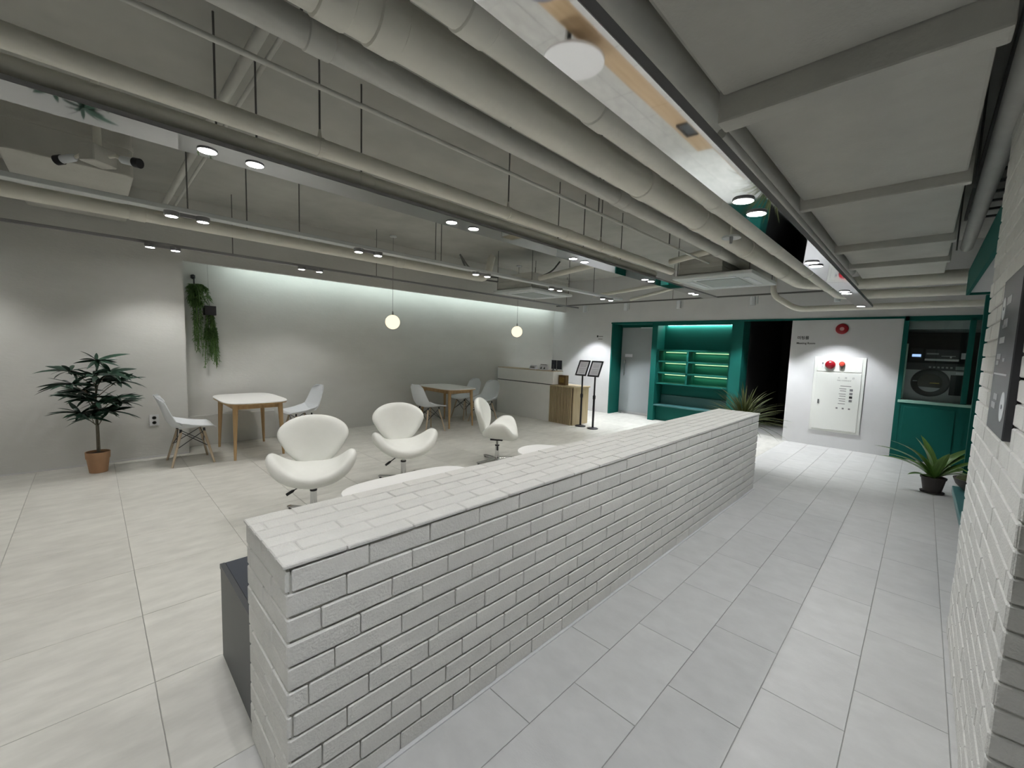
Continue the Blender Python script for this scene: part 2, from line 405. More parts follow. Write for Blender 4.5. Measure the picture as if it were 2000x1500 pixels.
# ---- right soffit with a green fascia
so = tag(MB().box((3.36, -1.9, 2.26), (6.8, -0.29, 2.48)).build('trim_soffit', white_wall), 'white dropped soffit with a dark green fascia', kind='structure')
MB().box((3.36, -0.29, 2.235), (6.83, -0.265, 2.50)).build('fascia', green, so)
MB().box((6.8, -1.9, 2.235), (6.83, -0.29, 2.50)).build('fascia', green, so)

# ================================================================== BRICK WALLS
CH = 0.0765
def brick_mesh(l, d, h): return MB().cbox((0, 0, 0), (l, d, h)).mesh('brick', brick_paint, bevel=0.0035)
BM = {}
def bmsh(l, d, h):
    k = (round(l, 3), round(d, 3), round(h, 3))
    if k not in BM: BM[k] = brick_mesh(*k)
    return BM[k]
def course(x0, x1, off, pitch=0.24, joint=0.0042):
    out = []; x = x0 - (pitch - off) if off else x0
    while x < x1 - 0.02:
        a, b = max(x, x0), min(x + pitch - joint, x1)
        if b - a > 0.03: out.append((a, b))
        x += pitch
    return out
bw = thing('brick_half_wall', 'long low white painted brick wall between lounge and aisle', 'wall', (2.8, 1.46, 0))
LX, LY = 2.8, 1.46
wx0, wx1, wy0, wy1 = 0.37, 5.20, 1.25, 1.678
P_ = 0.009      # how far brick faces stand proud of the joints
MB().box((wx0 + P_ - LX, wy0 + P_ - LY, 0), (wx1 - P_ - LX, wy1 - P_ - LY, 11 * CH)).build('wall_core', mortar, bw)
extra = MB(); n_b = 0
for r in range(11):
    z = r * CH + CH / 2; top = r == 10
    offs = (0.015, 0.18, 0.10, 0.225, 0.14, 0.06)[(10 - r) % 6]
    for a, b in course(wx0, wx1, offs):
        dp = P_ + 0.004 + random.uniform(-0.002, 0.003)
        yo = wy0 + 0.007 - random.uniform(0, 0.004)
        o = put('brick', bmsh(b - a, 0.014, CH - 0.009), bw, ((a + b) / 2 - LX, yo - LY, z + random.uniform(-.0008, .0008)), (random.uniform(-.012, .012), 0, random.uniform(-.004, .004))); n_b += 1
    for k, (a, b) in enumerate(course(wy0 + 0.001, wy1 - 0.001, (0.24, 0.145)[r % 2])):
        o = put('brick', bmsh(b - a, 0.014, CH - 0.009), bw, (wx0 + 0.007 - random.uniform(0, .004) - LX, (a + b) / 2 - LY, z), (0, 0, PI / 2)); n_b += 1
    for a, b in course(wy0, wy1, (0.24, 0.145)[r % 2]): extra.box((wx1 - 0.014 - LX, a - LY, z - CH / 2 + .0055), (wx1 - LX, b - LY, z + CH / 2 - .0055))
    for a, b in course(wx0, wx1, offs): extra.box((a - LX, wy1 - 0.014 - LY, z - CH / 2 + .0055), (b - LX, wy1 - LY, z + CH / 2 - .0055))
# cap course: rows of thin bricks lying on top
rows = 6; rw = (wy1 - wy0 + 0.012) / rows
cap = []
for r in range(rows):
    for a, b in course(wx0 - 0.010, wx1 + 0.010, (0.19, 0.075, 0.235, 0.12, 0.04, 0.155)[r], joint=0.005):
        cap.append((a, b, wy0 - 0.010 + rw * (r + 0.5)))
cap.sort()
for a, b, y in cap:
    if n_b < 300:
        put('brick', bmsh(b - a, rw - 0.0045, 0.014), bw, ((a + b) / 2 - LX, y - LY, 11 * CH + 0.010 + random.uniform(-.001, .001))); n_b += 1
    else:
        h = random.uniform(-.001, .001); extra.box((a - LX, y - rw / 2 + .003 - LY, 11 * CH + .003), (b - LX, y + rw / 2 - .003 - LY, 11 * CH + .017 + h))
MB().box((wx0 + .004 - LX, wy0 + .004 - LY, 11 * CH - 0.001), (wx1 - .004 - LX, wy1 - .004 - LY, 11 * CH + 0.0125)).build('cap_bed', mortar, bw)
MB().box((wx0 - LX, wy0 - 0.014 - LY, 0), (wx1 - LX, wy0 + 0.004 - LY, 0.006)).build('base_sealant', white_wall, bw)
tag(extra.build('far_bricks', brick_paint, bw), kind='stuff')

# brick pillar at the right with its sign
px0, px1, py = 1.75, 3.34, -0.22
bp_ = thing('brick_pillar', 'tall white painted brick pillar carrying the black sign', 'pillar', (2.5, -0.8, 0))
QX, QY = 2.5, -0.8
MB().box((px0 + P_ - QX, -1.3 - QY, 0), (px1 - P_ - QX, py - P_ - QY, CEIL - 0.002)).build('pillar_core', mortar, bp_)
extra = MB(); n_b = 0
for r in range(41):
    z = r * CH + CH / 2
    for a, b in course(px0 + 0.001, px1, (0.24, 0.13, 0.2, 0.07)[r % 4], joint=0.004):
        if r < 32:
            put('brick', bmsh(b - a, 0.014, CH - 0.009), bp_, ((a + b) / 2 - QX, py - 0.007 + random.uniform(0, .004) - QY, z), (random.uniform(-.012, .012), 0, 0)); n_b += 1
        else: extra.box((a - QX, py - 0.014 - QY, z - CH / 2 + .0055), (b - QX, py - QY, z + CH / 2 - .0055))
    for a, b in course(-1.29, py - 0.001, (0.24, 0.12)[r % 2]):
        if r < 22 and b > -0.55 and n_b < 300:
            put('brick', bmsh(b - a, 0.014, CH - 0.009), bp_, (px0 + 0.007 - random.uniform(0, .004) - QX, (a + b) / 2 - QY, z), (0, 0, PI / 2)); n_b += 1
        else: extra.box((px0 - QX, a - QY, z - CH / 2 + .0055), (px0 + .014 - QX, b - QY, z + CH / 2 - .0055))
tag(extra.build('far_bricks', brick_paint, bp_), kind='stuff')

# ================================================================== CEILING SERVICES
def bend(pts, r=0.12, n=5):
    out = [Vector(pts[0])]
    for i in range(1, len(pts) - 1):
        p, a, b = Vector(pts[i]), Vector(pts[i - 1]), Vector(pts[i + 1])
        da, db = (a - p).normalized(), (b - p).normalized(); rr = min(r, (a - p).length * 0.45, (b - p).length * 0.45)
        for k in range(n + 1):
            t = k / n; out.append((p + da * rr) * (1 - t) ** 2 + p * 2 * t * (1 - t) + (p + db * rr) * t ** 2)
    out.append(Vector(pts[-1])); return out
def pipe(name, label, pts, R, m=pipe_paint, couplings=(), hangers=(), cat='pipe', n=20, clamp=True):
    pts = [(max(p[0], X0 + 0.02), max(p[1], Y0 + 0.1), p[2]) for p in pts]
    base = Vector(pts[0])
    t = thing(name, label, cat, base)
    path = [p - base for p in bend(pts, R * 2.6)]
    MB().tube(path, R, n).build('pipe_run', m, t, smooth=True)
    y, z = pts[0][1], pts[0][2]
    for x in couplings:
        c = MB()
        c.tube([(x - base.x - 0.05, 0, 0), (x - base.x - 0.045, 0, 0), (x - base.x + 0.045, 0, 0), (x - base.x + 0.05, 0, 0)], [R * 1.0, R * 1.09, R * 1.09, R * 1.0], n)
        c.build('coupling', m, t, smooth=True)
    for x in hangers:
        MB().cyl((x - base.x, 0, R * 0.9), (x - base.x, 0, CEIL - base.z), 0.0055, n=8).build('hanger_rod', rod_mat, t, smooth=True)
        if clamp:
            c = MB(); k = 20
            for j in range(k):
                a0, a1 = 2 * PI * j / k, 2 * PI * (j + 1) / k
                c.add([(x - base.x + s * 0.012, rr * math.sin(a), rr * math.cos(a)) for s in (-1, 1) for rr in (R, R + 0.004) for a in (a0, a1)],
                      [(0, 1, 3, 2), (4, 6, 7, 5), (2, 3, 7, 6)])
            c.cyl((x - base.x, 0, R), (x - base.x, 0, R + 0.045), 0.013, 0.006, n=8)
            c.build('hanger_clamp', m, t)
    return t
pipe('water_pipe', 'beige jointed pipe running right beside the mirrored aisle light tray', [(X0, 0.92, 2.375), (7.35, 0.92, 2.375), (7.5, 0.5, 2.375), (7.5, Y0, 2.375)], 0.060, couplings=(0.75, 1.35, 2.55, 3.9, 5.2, 6.4))
pipe('insulated_pipe', 'thickest beige insulated pipe running over the low brick wall', [(X0, 1.35, 2.55), (7.15, 1.35, 2.55), (7.35, 0.9, 2.52), (7.35, Y0, 2.52)], 0.086, couplings=(0.55, 0.72, 2.5, 3.4, 4.6, 6.1))
pipe('grey_pipe', 'grey pipe with collars left of the thickest insulated pipe', [(X0, 1.75, 2.65), (7.3, 1.75, 2.65)], 0.056, pipe_grey, couplings=(0.66, 2.85, 2.98, 5.0), hangers=(0.6,), clamp=False)
pipe('thin_conduit', 'thin grey conduit running between two larger pipes', [(X0, 1.95, 2.59), (5.3, 1.95, 2.59)], 0.0115, pipe_grey, hangers=(2.9, 4.2), n=10, clamp=False)
pipe('sprinkler_main', 'beige pipe hung on clamped rods above the lounge chairs', [(X0, 2.41, 2.54), (5.3, 2.41, 2.54)], 0.045, couplings=(-0.4, 3.1), hangers=(0.912, 2.34, 3.65))
pipe('beige_pipe', 'beige pipe running along the lounge mirrored light tray', [(X0, 2.80, 2.582), (5.6, 2.80, 2.582)], 0.052, couplings=(1.35, 4.3), hangers=(0.52, 0.71, 1.33, 3.45, 3.9, 4.7), clamp=False)
pipe('lounge_pipe', 'beige pipe running beneath the middle row of lounge spotlights', [(X0, 4.50, 2.451), (3.98, 4.50, 2.451), (4.08, 4.50, 2.78)], 0.052, couplings=(0.3, 2.6), hangers=(0.62, 1.05, 1.5, 3.2), clamp=False)
pipe('branch_pipe', 'branch pipe crossing to the square air conditioner by the niche', [(4.75, 2.90, 2.66), (4.95, 3.6, 2.65), (5.26, 4.62, 2.65)], 0.04)
pipe('branch_pipe', 'short branch pipe joining two ceiling pipes by the large air conditioner', [(4.98, 1.83, 2.66), (5.15, 2.36, 2.63)], 0.036)
pipe('branch_pipe', 'branch pipe near the sign stands running toward the far wall spots', [(6.95, 2.95, 2.68), (7.54, 5.08, 2.64)], 0.032)
pipe('branch_pipe', 'thin slanting branch pipe above the frosted glass door', [(7.3, 3.1, 2.66), (8.5, 4.75, 2.64)], 0.028)
pipe('drain_pipe', 'beige drain pipe dropping and running across in front of far wall', [(7.6, 1.78, 2.95), (7.6, 1.78, 2.45), (7.6, 1.45, 2.22), (7.6, Y0, 2.22)], 0.042)
pipe('cross_conduit', 'wider of two parallel conduits crossing the ceiling beyond the nearest pipes', [(0.65, 2.3, 3.0), (0.66, 6.4, 3.0)], 0.028, pipe_grey)
pipe('cross_conduit', 'slimmer of two parallel conduits crossing the ceiling beyond the nearest pipes', [(0.73, 2.3, 3.0), (0.75, 6.4, 3.0)], 0.013, pipe_grey, n=10)
pipe('aisle_conduit', 'grey conduit running along the left edge of the big duct', [(2.0, 0.72, 2.47), (7.15, 0.72, 2.47)], 0.022, pipe_grey, n=12)
pipe('aisle_pipe', 'dark shaded pipe between mirrored tray and the big duct', [(X0, 0.84, 2.68), (7.2, 0.80, 2.66)], 0.055, pipe_grey, clamp=False)
pipe('side_pipe', 'grey pipe in the dark gap right of the big duct', [(2.4, -0.20, 2.72), (6.6, -0.22, 2.72)], 0.05, pipe_grey)

# big rectangular duct with flanges
dt = thing('air_duct', 'large beige wrapped rectangular duct above the aisle', 'duct', (3.0, 0.3, 2.55))
for a, b in ((X0, 1.866), (1.97, 3.443), (3.507, 5.004), (5.108, 6.06), (6.16, 7.2)):
    MB().box((a - 3.0, -0.085 - 0.3, 0.0), (b - 3.0, 0.675 - 0.3, 0.38)).build('duct_section', duct_mat, dt, bevel=0.012, seg=2)
for a, b, d in ((1.868, 1.968, 0.10), (3.445, 3.505, 0.06), (5.006, 5.106, 0.06), (6.062, 6.158, 0.05)):
    MB().box((a - 3.0, -0.105 - 0.3, -d), (b - 3.0, 0.695 - 0.3, 0.40)).build('duct_flange', duct_mat, dt, bevel=0.01, seg=2)
for x in (-0.5, 1.6, 3.8, 5.8):
    for y in (-0.1,): MB().cyl((x - 3, y - 0.3 - 0.03, 0.0), (x - 3, y - 0.3 - 0.03, CEIL - 2.55), 0.006, n=8).build('hanger_rod', rod_mat, dt)
# ladder of dark strut bars right of the duct
ld = thing('cable_ladder', 'dark cable ladder bars beside the big duct near the pillar', 'cable ladder', (4.0, -0.32, 2.95))
for s in (-0.14, 0.14): MB().box((-1.6, s - 0.01, 0), (2.4, s + 0.01, 0.05)).build('side_rail', rod_mat, ld)
for k in range(14): MB().box((-1.5 + k * 0.3, -0.14, 0.01), (-1.47 + k * 0.3, 0.14, 0.03)).build('rung', rod_mat, ld)

# rounded ducts at the upper left
def rbox(name, label, x0, x1, y0, y1, z0, z1, r=0.07):
    cx, cy = (x0 + x1) / 2, (y0 + y1) / 2; o = []
    for qx, qy, a0 in ((1, 1, 0), (-1, 1, 90), (-1, -1, 180), (1, -1, 270)):
        for k in range(7):
            a = math.radians(a0 + 15 * k); o.append((qx * ((x1 - x0) / 2 - r) + r * math.cos(a), qy * ((y1 - y0) / 2 - r) + r * math.sin(a)))
    t = thing(name, label, 'duct', (cx, cy, z0))
    MB().prism(o, 0, z1 - z0).build('duct_shell', duct_mat, t, bevel=0.012, seg=2)
    MB().prism([(p[0] * 1.02, p[1] * 1.02) for p in o], (z1 - z0) * 0.55, (z1 - z0) * 0.62).build('seam_band', duct_mat, t)
rbox('rounded_duct', 'rounded beige duct end behind the security cameras', -0.415, 0.31, 4.78, 5.85, 2.80, 3.19)
rbox('rounded_duct', 'smaller rounded beige duct close to the left wall', -0.40, 0.345, 6.2, 6.62, 2.78, 3.19, 0.05)

# ---- light trays and tracks
def lens(parent, x, y, z, R, watts, size, blend, col, ring=None):
    rg = MB().lathe([(R * 1.08, 0), (R * 1.08, -0.004), (R * 1.0, -0.007), (R * 1.0, 0)], 24).build('downlight', ring or tray_side, parent, loc=(x, y, z), smooth=True)
    MB().lathe([(0.0001, -0.007), (R, -0.007), (R, -0.003), (0.0001, -0.003)], 24).build('lamp_lens', lamp_em, rg)
    spot((x, y, z - 0.02), watts, size, blend, col, parent, radius=R)
def tray(name, label, x0, x1, y0, y1, z, h, lamps, R, watts, col, rods=()):
    t = thing(name, label, 'light fixture', ((x0 + x1) / 2, (y0 + y1) / 2, z)); cx, cy = (x0 + x1) / 2, (y0 + y1) / 2
    MB().box((x0 - cx, y0 - cy, 0.002), (x1 - cx, y1 - cy, h)).build('tray_body', tray_side, t)
    MB().box((x0 - cx, y0 - cy, 0), (x1 - cx, y1 - cy, 0.0022)).build('mirror_face', mirror, t)
    for lx, ly in lamps: lens(t, lx - cx, ly - cy, 0.0, R, watts, 125, 0.55, col)
    for x in rods:
        MB().box((x - cx - 0.01, 0, h), (x - cx + 0.01, 0.215, h + 0.006)).build('hanger_bracket', rod_mat, t)
        MB().cyl((x - cx, 0.205, h), (x - cx, 0.205, CEIL - z), 0.005, n=8).build('hanger_rod', rod_mat, t)
    return t
LA = [(-1.22, 2.83), (-1.0, 2.83), (0.483, 2.828), (0.706, 2.826), (2.107, 2.826), (2.341, 2.828), (3.79, 2.85), (4.005, 2.848), (5.457, 2.85), (5.64, 2.85), (7.10, 2.86), (7.28, 2.86)]
tray('light_tray', 'mirrored light tray with paired spots over the swivel chairs', X0 + 0.02, 7.9, 2.715, 2.945, 2.50, 0.024, LA, 0.043, W_DOWN, COOL)
LD = [(-1.05, 0.55), (-0.85, 0.55), (0.12, 0.55), (0.30, 0.55), (1.806, 0.551), (2.0, 0.555), (3.235, 0.557), (3.375, 0.557), (4.786, 0.56), (4.93, 0.56), (6.21, 0.565)]
tray('aisle_light_tray', 'mirrored light tray with spots hanging over the aisle', X0 + 0.02, 6.42, 0.476, 0.614, 2.10, 0.03, LD, 0.036, W_AISLE, COOLER, rods=(-0.5,)).rotation_euler = (math.radians(2.3), 0, 0)
# white tracks with paired spots
def track(name, label, x0, x1, y, z, lamps, watts, R=0.038, w=0.07, h=0.035, rods=(), size=120):
    t = thing(name, label, 'light fixture', ((x0 + x1) / 2, y, z)); cx = (x0 + x1) / 2
    MB().box((x0 - cx, -w / 2, 0.03), (x1 - cx, w / 2, 0.03 + h)).build('track_rail', ac_white if w > 0.04 else tray_side, t, bevel=0.003)
    for lx in lamps:
        MB().lathe([(R * 1.25, 0.0), (R * 1.25, 0.03), (R * 0.8, 0.034)], 20).build('lamp_housing', tray_side, t, loc=(lx - cx, 0, 0.0), smooth=True)
        lens(t, lx - cx, 0, 0.0, R, watts, size, 0.6, COOL)
    for a, b in zip(lamps[::2], lamps[1::2]):
        MB().box((a - cx + 0.05, -0.015, 0.005), (b - cx - 0.05, 0.015, 0.03)).build('driver_box', tray_side, t)
    for x in rods: MB().cyl((x - cx, 0, 0.03 + h), (x - cx, 0, CEIL - z), 0.005, n=8).build('hanger_rod', rod_mat, t)
LBx = [-1.08, -0.89, 0.4766, 0.672, 1.963, 2.173, 3.525, 3.723, 5.05, 5.257, 6.50, 6.77]
track('spotlight_track', 'white track with paired spots in the middle of the lounge', X0 + 0.02, 7.1, 4.19, 2.42, LBx, W_DOWN * 0.34, rods=(-0.4, 2.9, 6.2), w=0.10)
LCx = [-1.13, -0.92, 0.494, 0.708, 2.03, 2.26]
track('wall_spotlight_track', 'thin track with paired spots close to the left wall', X0 + 0.02, 8.3, 6.02, 2.45, LCx, W_DOWN * 0.9, w=0.03, h=0.03, rods=(-0.6, 1.25, 3.1, 6.7), size=110)
# cylinder spots on the track in front of the far wall
ft = thing('far_wall_track', 'thin track in front of the far wall carrying white cylinder spots', 'light fixture', (8.06, 3.6, 2.52))
MB().box((-0.012, -2.9, 0.0), (0.012, 2.9, 0.025)).build('track_rail', rod_mat, ft)
for x in (-2.6, 0.0, 2.6): MB().cyl((0, x, 0.025), (0, x, CEIL - 2.52), 0.005, n=8).build('hanger_rod', rod_mat, ft)
for y in (5.66, 4.61, 3.47, 2.18, 1.02):
    c = MB().lathe([(0.036, -0.165), (0.042, -0.165), (0.042, -0.02), (0.03, -0.012)], 20).build('cylinder_spot', white_plastic, ft, loc=(0, y - 3.6, 0), smooth=True)
    MB().box((-0.012, -0.075, -0.14), (0.012, -0.052, -0.01)).build('driver_box', ac_white, c)
    MB().lathe([(0.0001, -0.160), (0.034, -0.160), (0.034, -0.155), (0.0001, -0.155)], 20).build('lamp_lens', lamp_em, c)
    spot((0, y - 3.6, -0.18), W_WALL, 90, 0.42, COOLER, ft, radius=0.02)

# ---- ceiling cassette air conditioners
def cassette(label, x0, x1, y0, y1, z, bo=0.0):
    cx, cy = (x0 + x1) / 2, (y0 + y1) / 2; w, d = x1 - x0, y1 - y0
    t = thing('air_conditioner', label, 'air conditioner', (cx, cy, z))
    MB().box((-w / 2, -d / 2, 0), (w / 2, d / 2, 0.045)).build('face_panel', ac_white, t, bevel=0.012, seg=2)
    MB().box((-w * 0.27, -d * 0.27, -0.006), (w * 0.27, d * 0.27, 0.0)).build('intake_grille', ac_grille, t)
    for sx, sy in ((1, 0), (-1, 0), (0, 1), (0, -1)):
        if sx: MB().box((sx * w * 0.36 - 0.035, -d * 0.27, -0.008), (sx * w * 0.36 + 0.035, d * 0.27, 0.0)).build('louvre', white_plastic, t, bevel=0.003)
        else: MB().box((-w * 0.27, sy * d * 0.36 - 0.035, -0.008), (w * 0.27, sy * d * 0.36 + 0.035, 0.0)).build('louvre', white_plastic, t, bevel=0.003)
    lo = -d * 0.44 + bo
    MB().box((-w * 0.44, lo, 0.045), (w * 0.44, d * 0.44, 0.30)).build('body_box', pipe_grey, t)
    for k in range(4):
        MB().box((-w * 0.45, lo - 0.008, 0.07 + k * 0.06), (w * 0.45, d * 0.45, 0.085 + k * 0.06)).build('body_rib', pipe_grey, t)
    for sx in (-1, 1):
        for sy in (-1, 1): MB().cyl((sx * w * 0.45, sy * d * 0.45, 0.05), (sx * w * 0.45, sy * d * 0.45, CEIL - z), 0.005, n=8).build('hanger_rod', rod_mat, t)
cassette('large square ceiling air conditioner in front of the green shelves', 5.42, 6.55, 1.50, 2.45, 2.45, 0.30)
cassette('square ceiling air conditioner near the niche and the second pendant', 5.13, 6.25, 4.68, 5.60, 2.455)
# sprinkler with white dish under the insulated pipe
sp = thing('ceiling_sprinkler', 'white sprinkler dish hanging below the thick pipe', 'sprinkler', (3.15, 1.02, 2.30))
MB().lathe([(0.002, 0.02), (0.055, 0.014), (0.062, 0.0), (0.058, 0.0), (0.05, 0.008), (0.002, 0.012)], 24).build('dish', ac_white, sp, smooth=True)
MB().cyl((0, 0, -0.035), (0, 0, 0.01), 0.009, 0.012, n=10).build('nozzle', steel, sp)
MB().cyl((0, 0, 0.015), (0, 0, 0.9), 0.011, n=10).build('drop_pipe', pipe_paint, sp)
# security cameras on a ceiling pole
cv = thing('security_camera', 'double security camera on a short ceiling pole', 'security camera', (0.085, 4.0, 2.62))
MB().cyl((0, 0, 0.1), (0, 0, CEIL - 2.62), 0.022, n=14).build('pole', pipe_paint, cv, smooth=True)
MB().cbox((0, 0, 0.05), (0.15, 0.11, 0.11), Matrix.Rotation(0.7, 3, 'Z')).build('junction_box', duct_mat, cv, bevel=0.006)
for s, dx, tl in ((-1, (-0.14, 0.10, -0.055), 0), (1, (0.16, -0.12, -0.07), 1)):
    a = Vector((0.07 * s * 0.75, -0.07 * s * 0.7, 0.05)); d = Vector((s * 0.70, -s * 0.70, -0.18)).normalized()
    arm = MB().tube([a, a + d * 0.04 + Vector((0, 0, 0.012)), a + d * 0.085], 0.011, 10)
    arm.build('bracket_arm', pipe_paint, cv, smooth=True)
    b0 = a + d * 0.075; b1 = b0 + d * 0.095
    MB().tube([b0, b0 + d * 0.01, b1], [0.016, 0.024, 0.026], 14).build('camera_body', white_plastic, cv, smooth=True)
    MB().tube([b1 - d * 0.005, b1 + d * 0.035], [0.030, 0.031], 14).build('camera_hood', dark_metal, cv, smooth=True)
# pendants
def pendant(label, x, y, z, R=0.115):
    t = thing('pendant_lamp', label, 'lamp', (x, y, z))
    prof = [(max(R * math.cos(math.radians(a)), 0.0001), R * math.sin(math.radians(a))) for a in range(-90, 91, 9)]
    MB().lathe(prof, 32).build('globe', globe_em, t, smooth=True)
    MB().cyl((0, 0, R * 0.97), (0, 0, R + 0.055), 0.018, 0.012, n=12).build('socket', chrome, t, smooth=True)
    MB().cyl((0, 0, R + 0.05), (0, 0, CEIL - z), 0.003, n=6).build('cord', rod_mat, t)
    MB().lathe([(0.055, CEIL - z), (0.055, CEIL - z - 0.02), (0.01, CEIL - z - 0.03)], 20).build('canopy', ac_white, t)
pendant('glowing globe pendant lamp above the first lounge table', 3.45, 6.15, 1.842)
pendant('glowing globe pendant lamp nearer the reception counter', 6.36, 6.17, 1.832)
# loose cables by the second air conditioner
for k, pts in enumerate([[(4.9, 6.3, 3.19), (5.1, 6.2, 2.9), (5.5, 6.05, 2.82), (5.9, 5.9, 2.88), (6.2, 5.6, 2.84), (6.4, 5.3, 3.0), (6.5, 5.2, 3.19)],
                         [(5.0, 6.4, 3.19), (5.05, 6.3, 2.95), (5.3, 6.2, 2.78), (5.7, 5.9, 2.74), (5.7, 5.5, 2.72)]]):
    b = Vector(pts[0]); t = thing('flexible_hose', ('sagging black flexible hose above the niche air conditioner', 'black hose dropping into the niche air conditioner')[k], 'hose', b)
    MB().tube([p - b for p in bend(pts, 0.2, 6)], 0.016, 10).build('hose_run', rod_mat, t, smooth=True)

# ================================================================== FURNITURE
# ---- white swivel swan chair, local +y is the front
def puff(fn, t, nr=14, na=56):
    """closed cushion from a disc-like mid surface fn(r, a) -> point; t(r) half thickness"""
    def P(r, a): return Vector(fn(r, a))
    mb = MB(); rings = []
    for s in (1, -1):
        for i in range(nr + 1):
            r = max(math.sin(i / nr * PI / 2), 0.001)
            for j in range(na):
                a = 2 * PI * j / na; p = P(r, a); e = 0.01
                dr = P(min(r + e, 1), a) - P(max(r - e, 0.001), a); da = P(r, a + e) - P(r, a - e)
                nrm = dr.cross(da)
                nrm = nrm.normalized() if nrm.length > 1e-12 else Vector((0, 0, 1))
                mb.v.append(tuple(p + nrm * (s * t * math.sqrt(max(0.0, 1 - (r * 0.999) ** 9)) )))
    for s in (0, 1):
        o = s * (nr + 1) * na
        for i in range(nr):
            for j in range(na):
                q = (o + i * na + j, o + i * na + (j + 1) % na, o + (i + 1) * na + (j + 1) % na, o + (i + 1) * na + j)
                mb.f.append(q if s == 0 else q[::-1])
    o = (nr + 1) * na
    for j in range(na):
        a, b = nr * na + j, nr * na + (j + 1) % na; mb.f.append((a, b, b + o, a + o))
    return mb
def sq(c, e): return math.copysign(abs(c) ** e, c)
def swan_seat(r, a):
    u, v = r * sq(math.cos(a), 0.70), r * sq(math.sin(a), 0.72)
    au = abs(u)
    x = math.copysign(0.306 * (1 - (1 - min(au, 1.0)) ** 1.45), u) + 0.012 * u * au
    y = 0.035 + 0.04 * au ** 2 + v * (0.235 - 0.07 * au)
    z = 0.368 + 0.20 * au ** 2.3 - 0.035 * max(0, v) ** 2 * (1 - au * 0.6) + 0.02 * max(0, -v) ** 2
    return (x, y, z)
def swan_back(r, a):
    p, q = r * sq(math.cos(a), 0.80), r * sq(math.sin(a), 0.80)
    w = 0.255 + 0.130 * q - 0.030 * q * q
    x = w * p
    h = 0.595 + 0.235 * q - 0.055 * p * p * max(0, q)
    y = -0.18 - 0.10 * (q + 1) / 2 + 0.075 * p * p
    return (x, y, h)
def swan_chair(label, x, y, ang, proto=None):
    rz = math.radians(ang) - PI / 2
    if proto:
        t = copy_tree(proto); t.location = (x, y, 0); t.rotation_euler = (0, 0, rz); t['label'] = label; return t
    t = thing('swivel_chair', label, 'chair', (x, y, 0), rz, 'white swivel lounge chairs')
    puff(swan_seat, 0.056).build('seat', white_leather, t, smooth=True, merge=True)
    puff(swan_back, 0.04).build('backrest', white_leather, t, smooth=True, merge=True)
    MB().cyl((0, 0, 0.03), (0, 0, 0.21), 0.027, n=20).build('stem', chrome, t, smooth=True)
    MB().cyl((0, 0, 0.20), (0, 0, 0.32), 0.019, n=16).build('gas_piston', chrome, t, smooth=True)
    MB().cyl((0, 0, 0.21), (0, 0, 0.225), 0.029, n=20).build('collar', dark_metal, t, smooth=True)
    MB().box((-0.08, -0.08, 0.292), (0.08, 0.08, 0.315)).build('mount_plate', dark_metal, t)
    for k in range(4):
        a = PI / 4 + k * PI / 2; d = Vector((math.cos(a), math.sin(a), 0)); n = Vector((-d.y, d.x, 0))
        m = MB(); w0, w1 = 0.028, 0.02
        vs = [d * 0.015 + n * w0, d * 0.015 - n * w0, d * 0.30 - n * w1, d * 0.30 + n * w1]
        zs0 = (0.02, 0.02, 0.012, 0.012); zs1 = (0.05, 0.05, 0.026, 0.026)
        m.add([Vector((p.x, p.y, z)) for p, z in zip(vs, zs0)] + [Vector((p.x, p.y, z)) for p, z in zip(vs, zs1)],
              [(3, 2, 1, 0), (4, 5, 6, 7), (0, 1, 5, 4), (1, 2, 6, 5), (2, 3, 7, 6), (3, 0, 4, 7)])
        f = m.build('base_leg', chrome, t, bevel=0.004)
        MB().cyl(d * 0.28, d * 0.28 + Vector((0, 0, 0.014)), 0.014, n=10).build('glide', dark_metal, f)
    lv = MB().tube([(0.03, 0.0, 0.30), (0.15, 0.03, 0.235)], 0.005, 8).build('lever', dark_metal, t)
    MB().tube([(0.145, 0.029, 0.238), (0.16, 0.032, 0.23), (0.205, 0.042, 0.205)], [0.007, 0.013, 0.012], 10).build('lever_grip', dark_metal, lv, smooth=True)
    return t
sw = swan_chair('white swivel chair nearest the camera, facing forward behind the brick wall', 1.31, 3.66, -112)
swan_chair('white swivel chair in the middle of the row of three', 2.37, 3.97, -104, sw)
swan_chair('white swivel chair seen from the side, third in the row', 3.70, 3.88, -54, sw)

# ---- white shell chair with dowel legs, local +y is the front
def shell_fn(i, j):
    t = i; s = 2 * j - 1
    # profile along the chair: seat front -> seat rear -> back top
    pts = [(0.235, 0.425), (0.20, 0.443), (0.10, 0.438), (0.0, 0.428), (-0.10, 0.43), (-0.17, 0.455), (-0.21, 0.52), (-0.235, 0.60), (-0.262, 0.69), (-0.29, 0.77), (-0.315, 0.825)]
    f = t * (len(pts) - 1); k = min(int(f), len(pts) - 2); w = f - k
    y = pts[k][0] * (1 - w) + pts[k + 1][0] * w; z = pts[k][1] * (1 - w) + pts[k + 1][1] * w
    hw = 0.225 + 0.012 * math.sin(t * PI) - 0.05 * max(0, t - 0.62) / 0.38
    if t > 0.84: hw *= math.sqrt(max(0.0, 1 - ((t - 0.84) / 0.17) ** 2 * 0.80))
    if t < 0.08: hw *= 0.90 + 0.10 * (t / 0.08)
    lift = abs(s) ** 3
    mid = math.exp(-((t - 0.45) / 0.22) ** 2)
    if t < 0.5: z += lift * (0.012 + 0.075 * mid); 
    else: z += lift * 0.02 * mid; y += lift * (0.045 + 0.03 * mid)
    return Vector((hw * s, y, z))
